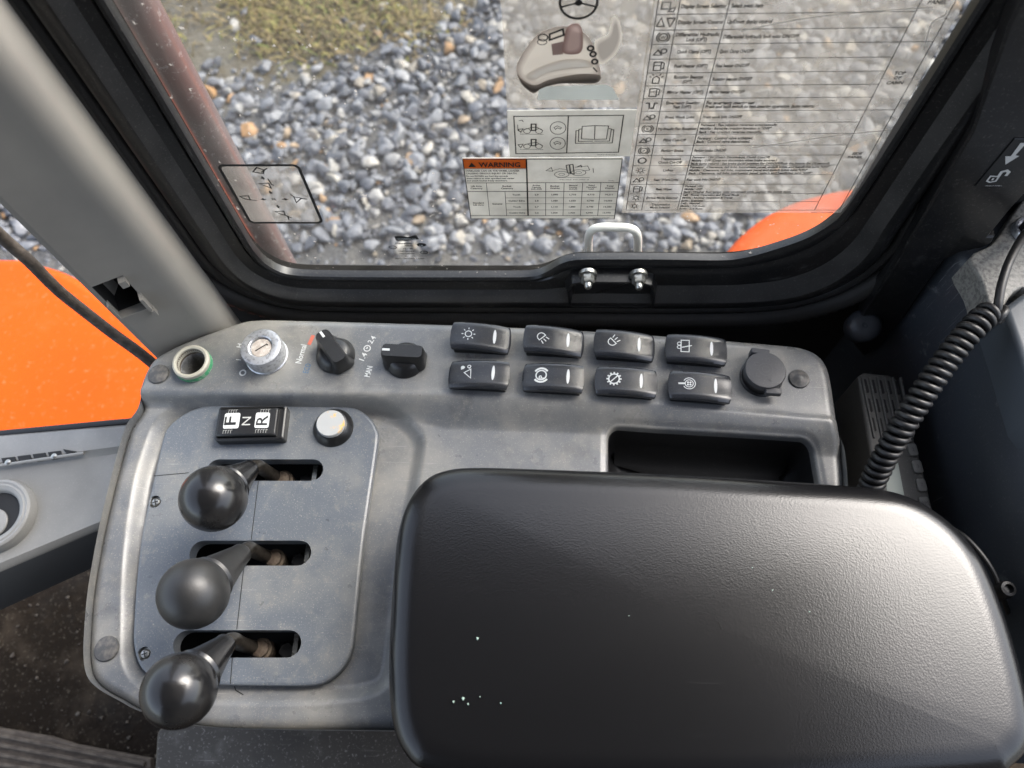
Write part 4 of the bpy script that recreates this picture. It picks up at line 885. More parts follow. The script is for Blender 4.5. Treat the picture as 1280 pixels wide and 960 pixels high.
# key switch
c = P(334, 445, 0)[:2]
ks = obj('key_switch', lathe([(0.0172, -0.002), (0.0172, 0.0015), (0.0166, 0.002), (0.0166, 0.0145), (0.0160, 0.0160), (0.0140, 0.0166), (0.0098, 0.0166), (0.0090, 0.0160), (0.0088, 0.0135), (0.0083, 0.0135)], (c[0], c[1], 0), 56, False, False), M_chrome, con)
ks['label'] = 'worn chrome key switch with slotted core'
M_core = mat('key_core', (0.42, 0.36, 0.31), 0.5, 0.3, var=((0.6, 0.55, 0.5), 400.0, 0.45, 0.65), bump=(600.0, 0.2, 'noise', 0.0004))
obj('key_core', lathe([(0.0084, 0.010), (0.0082, 0.0142), (0.0076, 0.0148), (0.001, 0.0149)], (c[0], c[1], 0), 40), M_core, ks)
i = Ink(); i.stroke([(c[0] - 0.0042, c[1] - 0.0032), (c[0] + 0.0040, c[1] + 0.0030), (c[0] + 0.0052, c[1] + 0.0022)], 0.0010); i.build('key_slot', lambda x, y: (x, y, 0.01505), M_dark, ks)

# dials
def dial(u, v, ang, label, mark=True):
    c = P(u, v, 0)[:2]; ca, sa = math.cos(ang), math.sin(ang)
    b = obj('dial', lathe([(0.0158, -0.001), (0.0158, 0.0018), (0.0150, 0.0032), (0.0138, 0.0050), (0.0122, 0.0078), (0.0096, 0.0094), (0.002, 0.0098)], (c[0], c[1], 0), 44), M_black, con); b['label'] = label
    lo = rect(0, 0, 0.0345, 0.0200, 0, 0.0060, 6); mid = rect(0, 0, 0.0345, 0.0138, 0, 0.0048, 6); hi = rect(0, 0, 0.0335, 0.0122, 0, 0.0040, 6); tp = rect(0, 0, 0.0318, 0.0104, 0, 0.0032, 6)
    def tr(p, z): return [(c[0] + q[0] * ca - q[1] * sa, c[1] + q[0] * sa + q[1] * ca, z) for q in p]
    obj('dial_grip', loft([tr(lo, 0.0015), tr(mid, 0.0085), tr(hi, 0.0165), tr(tp, 0.0182)]), M_black, b, smooth=40)
    i = Ink(); i.stroke([(0.0096, 0.0), (0.0156, 0.0)], 0.0020)
    i.build('dial_mark', lambda x, y: (c[0] + x * ca - y * sa, c[1] + x * sa + y * ca, 0.0184 - max(0, (x - 0.0158)) * 1.2), M_inkw, b)
dial(420, 445, R_(128), 'black rotary dial turned diagonally beside the Normal marking')
dial(507, 451, R_(177), 'black rotary dial turned level beside the rocker switches')

# printed markings on the switch strip
def flat(x, y): return (x, y, float(height(np.array([x]), np.array([y]))[0]) + 0.00015)
def mark(s, u, v, h, rot, m, w=None, bold=0.0):
    c = P(u, v, 0)[:2]; i = Ink(); i.text(s, c[0], c[1], h, rot=R_(rot), align='c', width=w, bold=bold); return i.build('marking', flat, m, con)
mark('Normal', 380, 443, 0.0050, 82, M_inkw, 0.0170, 0.01); mark('ECO', 387, 461, 0.0046, 80, M_inkb, 0.0085, 0.01)
c0 = P(389, 425, 0)[:2]; i = Ink(); i.stroke([c0 + np.array([-0.0012, -0.0044]), c0 + np.array([0.0012, 0.0044])], 0.0030); i.build('marking', flat, M_inkr, con)
mark('1.4', 457, 447, 0.0044, 70, M_inkw, 0.0068, 0.012); mark('2.4', 467.5, 426, 0.0044, 65, M_inkw, 0.0068, 0.012); mark('MAN', 464, 465, 0.0046, 80, M_inkw, 0.0095, 0.012)
c0 = P(459, 435.5, 0)[:2]; i = Ink(); i.ring(c0, 0.0026, 0.0008); i.stroke([c0 + np.array([0, 0.0014]), c0, c0 + np.array([-0.0012, 0])], 0.0007); i.build('marking', flat, M_inkw, con)
c0 = P(303.5, 466, 0)[:2]; i = Ink(); i.ring(c0, 0.0023, 0.0011); i.build('marking', flat, M_inkw, con)
mark('1', 301, 450, 0.0040, 85, M_inkw, None, 0.015); mark('H', 302, 432.5, 0.0038, 80, M_inkw, 0.0034, 0.015)

# rocker switches
ca_, sa_ = math.cos(YAW), math.sin(YAW)
def icon(i, k):
    w = 0.0007
    if k == 0:
        i.ring((0, 0), 0.0026, w, 18)
        for a in range(0, 360, 45): i.stroke([(math.cos(R_(a)) * r, math.sin(R_(a)) * r) for r in (0.0040, 0.0055)], w)
    elif k in (1, 2):
        sg = -1 if k == 1 else 1; a = R_(45 * sg)
        rot = lambda x, y: (x * math.cos(a) - y * math.sin(a), x * math.sin(a) + y * math.cos(a))
        i.stroke([rot(0.0032 * math.cos(R_(t)) - 0.0005, 0.0032 * math.sin(R_(t))) for t in range(80, 281, 20)] + [rot(0.0008, -0.0032), rot(0.0008, 0.0032)], w, True)
        for y in (-0.0024, 0, 0.0024): i.stroke([rot(0.0022, y), rot(0.0052, y * 1.3)], w)
    elif k == 3:
        i.stroke([(-0.0028, -0.0050), (0.0034, -0.0050), (0.0034, 0.0050), (-0.0028, 0.0050)], w, True); i.stroke([(-0.0022, -0.0012), (0.0055, 0.0008)], 0.0008); i.ring((-0.0042, -0.001), 0.0014, 0.0006, 12); i.ring((-0.0042, 0.002), 0.0014, 0.0006, 12)
    elif k == 4:
        i.stroke([(-0.002, -0.0002), (0.003, 0.0026), (0.0036, -0.0052)], w, True); i.disc((-0.0036, 0.0042), 0.0015); i.stroke([(-0.0048, 0.0026), (-0.0018, 0.0046)], w); i.ring((0.0015, 0.0048), 0.0012, 0.0006, 10); i.stroke([(0.003, 0.0055), (0.002, 0.003)], w)
    elif k == 5:
        i.ring((0, 0), 0.0040, 0.0010, 24); i.text('P', 0.0024, -0.0016, 0.0042, align='c', rot=R_(90), bold=0.02)
        i.ring((0, 0), 0.0058, 0.0015, 12, a0=35, a1=145); i.ring((0, 0), 0.0058, 0.0015, 12, a0=215, a1=325)
    elif k == 6:
        i.ring((0, 0), 0.0040, 0.0010, 24); i.stroke([(-0.0026, -0.0026), (0.0026, 0.0026)], 0.0008)
        for a in range(0, 360, 30): i.stroke([(math.cos(R_(a)) * r, math.sin(R_(a)) * r) for r in (0.0042, 0.0057)], 0.0012)
    else:
        i.ring((0.0008, 0), 0.0046, 0.0006, 24, a0=-150, a1=150); i.ring((0.0008, 0), 0.0030, 0.0006, 20); i.stroke([(-0.0072, 0.0), (-0.002, 0.0)], 0.0014)
        for a in range(0, 360, 90): i.disc((0.0008 + 0.0013 * math.cos(R_(a + 45)), 0.0013 * math.sin(R_(a + 45))), 0.0008, n=10)
RK = [(602, 429, -0.12, 0, 'rocker switch with sun-shaped lamp symbol'), (692, 433, -0.12, 1, 'rocker switch with work lamp symbol shining down'), (779, 438.5, -0.10, 2, 'rocker switch with work lamp symbol shining up'), (867.5, 444, -0.03, 3, 'rocker switch with wiper symbol'),
      (600, 475, 0.09, 4, 'rocker switch with bucket symbol'), (691.5, 479, 0.06, 5, 'rocker switch with circled P brake symbol'), (781, 484, 0.0, 6, 'rocker switch with gear symbol'), (872, 490, -0.01, 7, 'rocker switch with fan symbol nearest the socket')]
for (u, v, tilt, k, lab) in RK:
    c = P(u, v, 0)[:2]; Lh, Wh = 0.0240, 0.0117
    yaw = YAW - 0.03 * (u - 600) / 270; ca_, sa_ = math.cos(yaw), math.sin(yaw)
    def tr(x, y, z): return (c[0] + x * ca_ - y * sa_, c[1] + x * sa_ + y * ca_, z)
    base = obj('rocker_switch', loft([[tr(p[0], p[1], z) for p in rect(0, 0, 0.0430 - 2 * b_, 0.0192 - 2 * b_, 0, 0.0012, 3)] for b_, z in ((0, -0.002), (0, 0.0048), (0.001, 0.0055))]), M_black, con); base['label'] = lab
    def top(x, y):
        sx, sy = abs(x) / Lh, abs(y) / Wh
        return 0.0135 + tilt * x - 0.0034 * (x / Lh) ** 2 - 0.0005 * sx ** 10 - 0.0022 * (sy ** 6) + (0.0009 * (sy ** 2))
    nxr, nyr = 26, 14; rings = []
    g = []
    for a in range(nyr + 1):
        for b in range(nxr + 1):
            y = -Wh + 2 * Wh * a / nyr; x = -Lh + 2 * Lh * b / nxr
            # ends bow out a little in plan, corners are rounded
            x *= 1.0 - 0.07 * (abs(y) / Wh) ** 2.6; y2 = y * (1.0 - 0.045 * (abs(x) / Lh) ** 4)
            g.append(tr(x, y2, top(x, y2)))
    f = [(a * (nxr + 1) + b, a * (nxr + 1) + b + 1, (a + 1) * (nxr + 1) + b + 1, (a + 1) * (nxr + 1) + b) for a in range(nyr) for b in range(nxr)]
    rim = list(range(nxr + 1)) + [(a + 1) * (nxr + 1) - 1 for a in range(1, nyr + 1)] + [nyr * (nxr + 1) + b for b in range(nxr - 1, -1, -1)] + [a * (nxr + 1) for a in range(nyr - 1, 0, -1)]
    n0 = len(g)
    for q in rim: p = g[q]; g.append((c[0] + (p[0] - c[0]) * 1.012, c[1] + (p[1] - c[1]) * 1.012, p[2] - 0.0011))
    for q in rim: p = g[q]; g.append((c[0] + (p[0] - c[0]) * 0.985, c[1] + (p[1] - c[1]) * 0.975, p[2] - 0.0040))
    m_ = len(rim)
    for q in range(m_):
        r = (q + 1) % m_; f.append((rim[r], rim[q], n0 + q, n0 + r)); f.append((n0 + r, n0 + q, n0 + m_ + q, n0 + m_ + r))
    obj('rocker_cap', (g, f), M_rocker, base, smooth=50)
    ii = Ink(); icon(ii, k); ii.build('rocker_symbol', lambda x, y: tr(x - 0.0095, y + 0.0004, top(x - 0.0095, y + 0.0004) + 0.0002), M_inkw, base)
    ii = Ink(); ii.disc((0.0113, 0.0002), 0.00125, 0.0062); ii.build('indicator_lens', lambda x, y: tr(x, y, top(x, y) + 0.0002), M_inkw, base)

# F N R direction switch
c = P(318.5, 534, ZP)[:2]; ya = math.atan2(*(P(358, 552.5, ZP)[:2] - P(275, 554.5, ZP)[:2])[::-1])
ca2, sa2 = math.cos(ya), math.sin(ya)
def t2(x, y, z): return (c[0] + x * ca2 - y * sa2, c[1] + x * sa2 + y * ca2, z)
fs = obj('direction_switch', loft([[t2(p[0], p[1], z) for p in rect(0, 0, 0.0545 - 2 * b_, 0.0285 - 2 * b_, 0, 0.002, 4)] for b_, z in ((0, ZP - 0.001), (0, ZP + 0.0088), (0.0006, ZP + 0.0094), (0.0016, ZP + 0.0096), (0.0020, ZP + 0.0080))]), M_black, con); fs['label'] = 'black direction rocker lettered F N R'
def ft(x): return ZP + 0.0125 - 0.10 * (x + 0.002) * 0.25 - 1.6 * x * x
rr_ = []
for b_, dz in ((0.0, -0.006), (0.0, -0.0014), (0.0005, -0.0004), (0.0013, 0.0)):
    rr_.append([t2(p[0], p[1], ft(p[0]) + dz) for p in np.vstack([np.linspace(q0, q1, 9)[:-1] for q0, q1 in zip(rect(-0.002, 0, 0.0470 - 2 * b_, 0.0232 - 2 * b_), np.roll(rect(-0.002, 0, 0.0470 - 2 * b_, 0.0232 - 2 * b_), -1, 0))])])
mbf = MB(); mbf.add(*loft(rr_, False, False))
gxx = np.linspace(-0.002 - 0.0222, -0.002 + 0.0222, 17); gvv = [t2(x, y, ft(x)) for y in (-0.0103, 0.0103) for x in gxx]; mbf.add(gvv, [(a, a + 1, a + 18, a + 17) for a in range(16)])
obj('direction_rocker', mbf.get(), M_black, fs, smooth=40)
fl = lambda dz: (lambda x, y: t2(x, y, ft(x) + dz))
i = Ink(); i.poly(rect(-0.0140, 0.0008, 0.0125, 0.0130, 0, 0.0015)); i.poly(rect(0.0100, 0.0008, 0.0110, 0.0130, 0, 0.0015)); i.build('letter_tile', fl(0.0002), M_inkw, fs)
i = Ink(); i.text('F', -0.0105, 0.0008, 0.0092, rot=R_(90), align='c', bold=0.012, width=0.0072); i.text('R', 0.0142, 0.0008, 0.0088, rot=R_(90), align='c', bold=0.006, width=0.0085); i.build('letter', fl(0.0004), M_ink, fs)
i = Ink(); i.text('N', 0.0010, 0.0002, 0.0068, rot=R_(90), align='c', width=0.0070)
for xx_ in (-0.0155, 0.0100):
    for yy_, hh in ((0.0085, 0.0014), (-0.0085, 0.0014)):
        for dx in (-0.004, -0.002, 0, 0.002, 0.004):
            if rng.random() < 0.25: continue
            i.stroke([(xx_ + dx, yy_ - hh), (xx_ + dx, yy_ + hh)], 0.0003); i.stroke([(xx_ + dx, yy_ + hh), (xx_ + dx + 0.0013, yy_ + hh)], 0.0003)
i.build('letter', fl(0.0003), mat('print_dim', (0.4, 0.4, 0.38), 0.5), fs)

# white push button
c = P(417, 535, ZP)[:2]
pb = obj('push_button', lathe([(0.0160, -0.001), (0.0160, 0.0012), (0.0152, 0.0026), (0.0125, 0.0070), (0.0118, 0.0074)], (c[0], c[1], ZP), 44), M_black, con); pb['label'] = 'white push button with orange smudge in a black bezel'
M_pb = mat('button_white', (0.36, 0.365, 0.36), 0.35, var=((0.75, 0.42, 0.08), 150.0, 0.60, 0.68, 0.8))
obj('button_cap', lathe([(0.0112, 0.004), (0.0112, 0.0100), (0.0106, 0.0109), (0.002, 0.0112)], (c[0], c[1], ZP), 40), M_pb, pb)

# power socket with hinged cap
c = P(951, 472, 0)[:2]
sk = obj('power_socket', lathe([(0.0165, -0.001), (0.0165, 0.0012), (0.0152, 0.0020), (0.0152, 0.0100)], (c[0], c[1], 0), 48, False, True), M_black, con); sk['label'] = 'power socket with closed round rubber cap'
obj('socket_cap', lathe([(0.0155, 0.0085), (0.0157, 0.0130), (0.0150, 0.0142), (0.0142, 0.0144), (0.002, 0.0146)], (c[0], c[1], 0), 48), M_cap, sk)
obj('cap_hinge', prism(rect(c[0] - 0.002, c[1] + 0.0162, 0.014, 0.0045, R_(-8), 0.001), 0.004, 0.0140, 0.0008), M_cap, sk)
obj('cap_tab', prism(rect(c[0] + 0.0048, c[1] - 0.0165, 0.0120, 0.0056, R_(-4), 0.001), 0.008, 0.0125, 0.001), M_cap, sk)
i = Ink(); i.ring(c, 0.0052, 0.0005)
for a in range(0, 360, 72): i.stroke([c + np.array([math.cos(R_(a + r_)), math.sin(R_(a + r_))]) * q for r_, q in ((-14, 0.0075), (0, 0.0100), (14, 0.0075))], 0.0006)
i.ring(c, 0.0026, 0.0005); i.build('cap_emboss', lambda x, y: (x, y, 0.0148), mat('emboss_grey', (0.075, 0.075, 0.078), 0.5), sk)

# ================================================================== ARMREST
ar_px = [(530, 962), (508, 944), (494, 915), (487.5, 870), (487.5, 800), (493, 715), (498, 668), (510, 630), (531, 602), (558, 589), (600, 585.5), (700, 588.5), (850, 594.5), (1000, 604), (1085, 611), (1125, 619), (1160, 636), (1195, 664), (1226, 705), (1252, 768), (1272, 835), (1284, 890), (1284, 930), (1262, 958), (1225, 972), (1000, 985), (760, 984), (600, 978)]
ZA = 0.046
arm = ccw(spline(P2(ar_px, ZA), 220, True))
at = thing('armrest', (arm[:, 0].mean(), arm[:, 1].mean(), 0.004), 'large black leatherette armrest pad in front of the console', 'armrest')
rings = [r3(offs(arm, -0.010), 0.012), r3(offs(arm, -0.003), 0.016), r3(offs(arm, -0.0005), 0.024), r3(arm, 0.036), r3(arm, ZA)]
for k in range(1, 11):
    a = math.pi / 2 * k / 10; rings.append(r3(offs(arm, -0.019 * (1 - math.cos(a))), ZA + 0.0125 * math.sin(a)))
cen = arm.mean(0); inn = offs(arm, -0.019)
for k in range(1, 9):
    s = 1 - k / 9.0; rings.append([(cen[0] + (p[0] - cen[0]) * s, cen[1] + (p[1] - cen[1]) * s, ZA + 0.0125 + 0.0022 * (1 - s * s)) for p in inn])
obj('armrest_pad', loft(rings), M_leather, at, smooth=60)
i = MB()
for u, v, r in ((597, 798, 0.0013), (579, 873, 0.0012), (567, 877, 0.0009), (585, 880, 0.0007), (626, 879, 0.0006), (600, 871, 0.0005), (1011, 765, 0.0006), (965, 738, 0.0007), (940, 710, 0.0006), (786, 770, 0.0005)):
    c = P(u, v, ZA + 0.0135)
    pts = [(c[0] + r * rng.uniform(0.4, 1.1) * math.cos(k * 0.785), c[1] + r * rng.uniform(0.4, 1.1) * math.sin(k * 0.785), ZA + 0.0138) for k in range(8)]
    pts2 = [(c[0] + (p[0] - c[0]) * 0.6, c[1] + (p[1] - c[1]) * 0.6, ZA + 0.0147) for p in pts]
    i.add(*loft([[(p[0], p[1], ZA + 0.011) for p in pts], pts, pts2]))
o = obj('paint_fleck', i.get(), mat('fleck_pale_green', (0.28, 0.38, 0.32), 0.5), at, smooth=0); o['kind'] = 'stuff'
obj('armrest_bracket', boxv((arm[:, 0].mean(), arm[:, 1].mean(), 0.0), (0.16, 0.06, 0.03)), M_black, at, smooth=0)

# ================================================================== RIGHT SIDE
YP = YW - 0.020
pp = W2([(1400, -200), (1310, -60), (1262, 30), (1215, 165), (1180, 225), (1120, 330), (1078, 392), (1068, 432), (1080, 446), (1100, 432), (1128, 400), (1158, 356), (1180, 326), (1200, 316), (1228, 310), (1240, 304), (1244, 296), (1236, 296), (1262, 264), (1300, 222), (1420, 80)], YP)
rp = thing('rear_pillar', tuple(P(1150, 420, -0.05)), 'black steel rear pillar panel to the right of the window', 'pillar')
obj('pillar_panel', wslab(pp, YP, 0.012, 0.0015), M_frame, rp)
obj('pillar_backing', wslab(W2([(1420, -200), (1300, -60), (1255, 30), (1200, 165), (1100, 330), (1020, 400), (1020, 480), (1300, 480), (1700, 200), (1600, -200)], YW + 0.02), YW + 0.02, 0.02), M_dark, rp, smooth=0)
# lock sign
sg = thing('lock_sign', tuple(W(1240, 232, YP)), 'black sign with white arrow and open padlock on the right pillar', 'sign')
def zq(x, y): return W(1200 + x / 8.727, 150 + y / 8.727, YP)[[0, 2]]
obj('sign_plate', wslab(np.array([zq(*p) for p in ((160, 715), (435, 700), (700, 430), (900, 195), (592, 195))]), YP - 0.0008, 0.0012, 0.0002), mat('sign_black', (0.010, 0.011, 0.012), 0.35), sg, smooth=0)
i = Ink(); i.poly([zq(*p) for p in ((655, 235), (720, 235), (600, 370), (642, 378), (490, 472), (490, 380), (550, 380))])
i.stroke([zq(*p) for p in ((290, 650), (330, 598), (420, 603), (385, 652), (320, 665))], 0.0011, True); i.stroke([zq(*p) for p in ((418, 598), (450, 552), (505, 537), (528, 556), (495, 595))], 0.0019); i.stroke([zq(360, 620), zq(345, 643)], 0.0012)
q = zq(355, 708); i.text('950213-00981', q[0], q[1], 0.0009, width=0.010, align='c')
i.build('sign_print', wp(YP - 0.0011), M_inkw, sg)
# round rubber bumper
c = np.array(P(1080, 407, -0.04)); ax_ = np.array([-0.25, -0.42, 0.87]); ax_ /= np.linalg.norm(ax_); a1_ = np.cross(ax_, [1.0, 0, 0]); a1_ /= np.linalg.norm(a1_); b1_ = np.cross(ax_, a1_)
rb = [[c + ax_ * y + r * (math.cos(2 * math.pi * k / 36) * a1_ + math.sin(2 * math.pi * k / 36) * b1_) for k in range(36)] for r, y in ((0.0135, -0.03), (0.0142, -0.006), (0.0142, 0.000), (0.0132, 0.0030), (0.0105, 0.0055), (0.006, 0.0070), (0.0022, 0.0074), (0.0016, 0.0066))]
tag(obj('rubber_bumper', loft(rb), mat('bumper_rubber', (0.05, 0.054, 0.062), 0.42)), 'round black rubber bumper at the lower right corner of the window frame', 'bumper')

# dark blue-grey side trim: vertical inner face under a rounded ridge
ZT = 0.05
ed = np.array([P(u, v, ZT)[:2] for u, v in ((1150, 250), (1196, 318), (1216, 344), (1230, 378), (1248, 436), (1282, 552), (1330, 720), (1400, 960))])
ed = spline(ed, 50); tt_ = np.gradient(ed, axis=0); tt_ /= np.linalg.norm(tt_, axis=1)[:, None]; en = np.stack([-tt_[:, 1], tt_[:, 0]], 1)
if en[25][0] < 0: en = -en          # en points to the right, away from the console
rows = [(0.10, ZT + 0.012), (0.03, ZT + 0.008), (0.014, ZT + 0.004), (0.008, ZT + 0.0025), (0.003, ZT - 0.001), (0.0, ZT - 0.008), (-0.002, ZT - 0.05), (-0.010, ZT - 0.30), (-0.015, ZT - 0.62)]
st = thing('side_trim', (ed[25][0], ed[25][1], -0.55), 'dark blue-grey side trim panel with pale scuffs on the right', 'trim')
obj('trim_panel', loft([[(p[0] + n_[0] * d, p[1] + n_[1] * d, z) for d, z in rows] for p, n_ in zip(ed, en)], False, False, False), M_navy, st)
tp = ccw(spline(P2([(1212, 322), (1232, 309), (1246, 298), (1300, 225), (1420, 120), (1460, 380), (1350, 400), (1285, 360), (1262, 372), (1248, 400), (1240, 392), (1228, 352)], 0.072), 90, True))
obj('textured_panel', prism(tp, 0.045, 0.072, 0.002), M_speck, st)
cv = ccw(fillet(P2([(1256, 384), (1284, 363), (1400, 400), (1400, 640), (1300, 520), (1272, 430)], 0.078), 0.006))
obj('cover_block', prism(cv, 0.04, 0.078, 0.004), mat('cover_grey', (0.06, 0.07, 0.082), 0.45, bump=(900.0, 0.15, 'noise', 0.0005)), st)
c = P(1282, 290, 0.072)[:2]
cn = thing('cord_connector', (c[0], c[1], 0.072), 'chromed round cord connector on the textured panel at the right edge', 'connector')
obj('connector_ring', lathe([(0.0105, -0.001), (0.0105, 0.004), (0.0095, 0.0055), (0.0080, 0.0055), (0.0075, 0.002)], (c[0], c[1], 0.072), 36), M_chrome, cn)
obj('connector_plug', lathe([(0.0062, 0.002), (0.0062, 0.012), (0.005, 0.014)], (c[0], c[1], 0.072), 24), M_rubber, cn)

# coiled microphone cord
path = np.array([P(1251, 402, 0.088), P(1238, 392, 0.090), P(1216, 410, 0.088), P(1185, 447, 0.078), P(1150, 498, 0.062), P(1118, 550, 0.040), P(1092, 600, 0.012), P(1076, 650, -0.02)])
NP = 900; pth = spline(path, NP); tg = np.gradient(pth, axis=0); tg /= np.linalg.norm(tg, axis=1)[:, None]
turns = 33; rad = 0.0067; hel = []
a_ = np.cross(tg[0], [0, 0, 1.0]); a_ /= np.linalg.norm(a_)
for k in range(NP):
    a_ = a_ - a_.dot(tg[k]) * tg[k]; a_ /= np.linalg.norm(a_); b_ = np.cross(tg[k], a_); th = 2 * math.pi * turns * k / (NP - 1)
    rr = rad * min(1.0, 0.15 + k / 22.0); hel.append(pth[k] + rr * (math.cos(th) * a_ + math.sin(th) * b_))
lead = spline(np.array([P(1283, 290, 0.083), P(1276, 300, 0.098), P(1262, 326, 0.102), P(1252, 356, 0.100), P(1247, 385, 0.096)]), 40)
cc = thing('coiled_cord', tuple(pth[-1]), 'black coiled microphone cord hanging beside the console', 'cord')
obj('cord_coil', tube(np.array(hel), 0.0024, 9), M_rubber, cc, smooth=80)
obj('cord_lead', tube(np.vstack([lead, hel[6:7]]), 0.0029, 12), M_rubber, cc, smooth=80)

# radio handset under the cord
ZH = -0.035
hb = ccw(fillet(P2([(1072, 470), (1080, 465), (1112, 468), (1122, 474), (1140, 535), (1158, 600), (1170, 650), (1176, 720), (1110, 720), (1098, 640), (1090, 580)], ZH), 0.004, 4))
ht = thing('radio_handset', (hb[:, 0].mean(), hb[:, 1].mean(), ZH - 0.06), 'grey radio handset with slotted speaker grille and small side buttons', 'radio')
obj('handset_body', prism(hb, ZH - 0.055, ZH, 0.003, 4), M_hand, ht)
for r in range(3):
    for k in range(5):
        u = 1082 + k * 9.6 + r * 4.6; v = 482 + r * 24 + k * 0.6
        if u > 1136: continue
        p0, p1 = P2([(u - 1.5, v - 8), (u + 2.6, v + 9)], ZH); dd = p1 - p0; L_ = np.linalg.norm(dd); ang = math.atan2(dd[1], dd[0])
        s = obj('grille_slot', prism(rect(*((p0 + p1) / 2), L_, 0.0028, ang, 0.0010, 3), ZH - 0.001, ZH + 0.0004, 0.0002, 2), M_dark, ht, smooth=0)
    p0, p1 = P2([(1077 + r * 5, 493 + r * 24), (1124 + r * 5, 496 + r * 24)], ZH)
for k in range(6):
    u = 1078 + k * 9.6; p0, p1 = P2([(u - 1, 472), (u + 15, 548)], ZH); dd = p1 - p0
    obj('grille_rib', prism(rect(*((p0 + p1) / 2), np.linalg.norm(dd), 0.0020, math.atan2(dd[1], dd[0]), 0.0008, 3), ZH - 0.001, ZH + 0.0016, 0.0006, 2), M_hand, ht)
bt = ['1', '2', '3', '7', '9M']
for k, (u, v) in enumerate(((1133, 546), (1140, 563), (1146, 584), (1151, 607), (1155, 630))):
    c = P(u, v, ZH)[:2]; dd = P2([(1133, 546), (1155, 630)], ZH); an = math.atan2(*(dd[1] - dd[0])[::-1])
    b = obj('handset_button', prism(rect(c[0], c[1], 0.0105, 0.0072, an, 0.002, 4), ZH - 0.001, ZH + 0.0022, 0.0008), M_btn, ht)
    i = Ink(); i.text(bt[k], c[0], c[1] - 0.0014, 0.0030, align='c', rot=0.1); i.build('button_numeral', lambda x, y: (x, y, ZH + 0.00235), M_inkf, b)
obj('handset_label', prism(fillet(P2([(1101, 560), (1120, 566), (1134, 640), (1112, 640)], ZH), 0.001, 3), ZH - 0.0005, ZH + 0.0005, 0.0002), M_screen, ht)
# thin cable loop at the right
cb = spline(np.array([P(1150, 650, -0.02), P(1180, 657, 0.0), P(1205, 670, 0.012), P(1228, 694, 0.016), P(1243, 718, 0.014), P(1250, 738, 0.008), P(1262, 770, -0.02)]), 50)
tag(obj('thin_cable', tube(cb, 0.0017, 10), M_rubber), 'thin black cable looping out from under the armrest at the right', 'cable')
c = P(1254, 738, 0.01); tag(obj('cable_grommet', lathe([(0.0055, -0.03), (0.0058, 0.004), (0.0048, 0.007), (0.003, 0.0075), (0.0028, 0.004)], c, 24), M_rubber), 'small round black grommet where the thin cable ends', 'grommet')

# ================================================================== LEFT DASH TRIM
ZD = -0.10
dt = thing('dash_trim', tuple(P(60, 640, -0.25)), 'light grey dash trim with vent slots and round cup holder at the left', 'trim')
rowsd = [((-160, 553), (190, 526), ZD - 0.05), ((-160, 556), (190, 528), ZD + 0.004), ((-160, 560), (190, 531), ZD + 0.007), ((-160, 600), (190, 552), ZD + 0.006), ((-160, 606), (190, 556), ZD + 0.003), ((-160, 616), (190, 560), ZD), ((-160, 770), (190, 625), ZD - 0.004), ((-160, 782), (190, 634), ZD - 0.010), ((-160, 792), (190, 640), ZD - 0.020), ((-160, 800), (190, 645), ZD - 0.07)]
rg_ = []
for l, r, z in rowsd:
    a = P(l[0], l[1], z); b = P(r[0], r[1], z); rg_.append([a + (b - a) * k / 12 for k in range(13)])
obj('dash_panel', loft(rg_, False, False, False), M_dash, dt, smooth=40)
a = P(-160, 781, ZD - 0.004); 
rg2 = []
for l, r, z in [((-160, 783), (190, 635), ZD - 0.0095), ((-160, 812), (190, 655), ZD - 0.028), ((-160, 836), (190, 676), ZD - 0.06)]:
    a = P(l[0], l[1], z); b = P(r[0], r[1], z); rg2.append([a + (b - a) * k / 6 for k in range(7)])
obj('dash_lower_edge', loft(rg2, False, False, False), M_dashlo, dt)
obj('sill_gasket', tube([P(-160, 549, ZD + 0.004), P(0, 542, ZD + 0.004), P(190, 524, ZD + 0.004)], 0.0030, 10), M_rubber, dt)
zv = ZD + 0.0066
def vq(u, v, z=zv): return P(u, v, z)
for k, (u0, u1, v0) in enumerate(((-18, -4, 579.5), (2, 19, 577), (22, 38, 574.5), (41, 57, 572), (60, 76, 569.5), (79, 96, 566.5))):
    q = P2([(u0, v0 - 4), (u1, v0 - 6), (u1 + 2, v0 + 1), (u0 + 3, v0 + 4)] if k < 5 else [(u0, v0 - 5), (u1, v0 - 2), (u0 + 5, v0 + 1.5)], zv)
    vs = obj('vent_slot', prism(q, zv - 0.004, zv + 0.0006, 0.0001, 1), M_dark, dt, smooth=0)
    if k in (1, 4): c = q.mean(0); obj('vent_screw', lathe([(0.0026, 0), (0.0026, 0.0012), (0.001, 0.002)], (c[0], c[1] - 0.002, zv + 0.0005), 14), M_steel, vs)
q0, q1 = P(-30, 586.5, zv), P(105, 566.5, zv); obj('vent_rail', tube([q0, (q0 + q1) / 2, q1], 0.0016, 8), M_dash, dt)
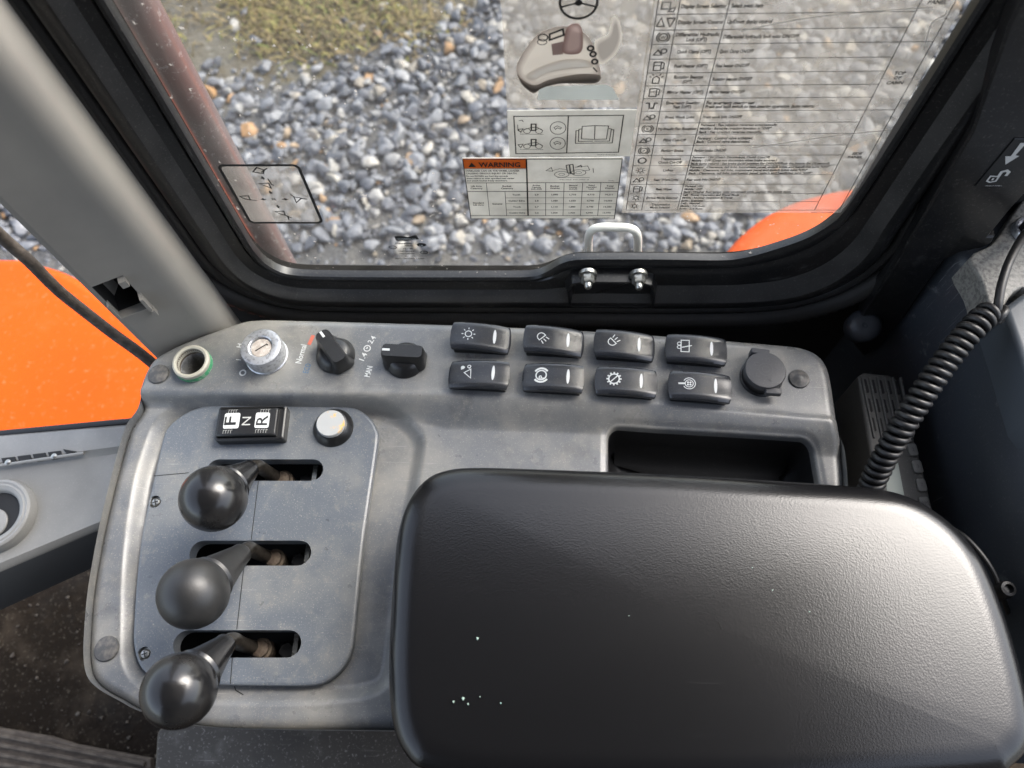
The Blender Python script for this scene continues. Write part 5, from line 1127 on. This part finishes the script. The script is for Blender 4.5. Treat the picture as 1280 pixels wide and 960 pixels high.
c = P(-2, 645, ZD); cu = obj('cup_ring', lathe([(0.0330, -0.004), (0.0332, 0.002), (0.0315, 0.0065), (0.0295, 0.0075), (0.0275, 0.0068), (0.0262, 0.0074), (0.0235, 0.0066), (0.0215, 0.0048), (0.0205, 0.001)], c, 64, False, False), M_dash, dt)
obj('cup_bottom', lathe([(0.0216, 0.0015), (0.001, 0.0012)], c, 40, False, True), M_dark, cu)
obj('cup_insert', prism(circ((c[0] - 0.002, c[1] - 0.0075), 0.0135, 32), c[2] + 0.001, c[2] + 0.003, 0.0008), M_dash, cu)

# ================================================================== FLOOR THINGS
fm = thing('floor_mat', tuple(P(80, 950, FZ)), 'brown ribbed floor mat at the lower left corner', 'mat')
mp = ccw(P2([(-200, 860), (0, 910), (60, 920), (92, 930), (188, 948), (196, 1080), (-200, 1080)], FZ + 0.012))
obj('mat_sheet', prism(mp, FZ, FZ + 0.012, 0.003), M_mat, fm)
for k in range(9):
    p0, p1 = P(-200, 880 + 14 * k, FZ + 0.012), P(182, 955 + 10 * k, FZ + 0.012); dd = (p1 - p0)[:2]
    obj('mat_rib', prism(rect(*((p0 + p1) / 2)[:2], np.linalg.norm(dd), 0.005, math.atan2(dd[1], dd[0])), FZ + 0.010, FZ + 0.016, 0.0015), M_mat, fm)
sb_ = ccw(fillet(P2([(196, 905), (700, 905), (700, 1060), (186, 1060)], -0.26), 0.01))
tag(obj('seat_base', prism(sb_, -0.53, -0.26, 0.004), M_base), 'scuffed grey seat base panel below the console front edge', 'base')

# crumbs and grit on the cab floor
dv = []; df = []; nb_ = 0
for k in range(190):
    u, v_ = rng.uniform(-40, 330), rng.uniform(690, 1000); c = P(u, v_, FZ); sz = 0.0012 + 0.004 * rng.random() ** 3
    vv, ff = STV[rng.integers(len(STV))]; dv.append(vv * sz + np.array([c[0], c[1], FZ + sz * 0.4])); df.append(ff + nb_); nb_ += len(vv)
tag(obj('floor_grit', (np.vstack(dv), np.vstack(df).tolist()), mat('grit_brown', (0.035, 0.026, 0.018), 0.8, var=((0.08, 0.065, 0.048), 60.0, 0.45, 0.6)), smooth=0), 'brown grit and crumbs strewn over the cab floor', 'grit', kind='stuff')
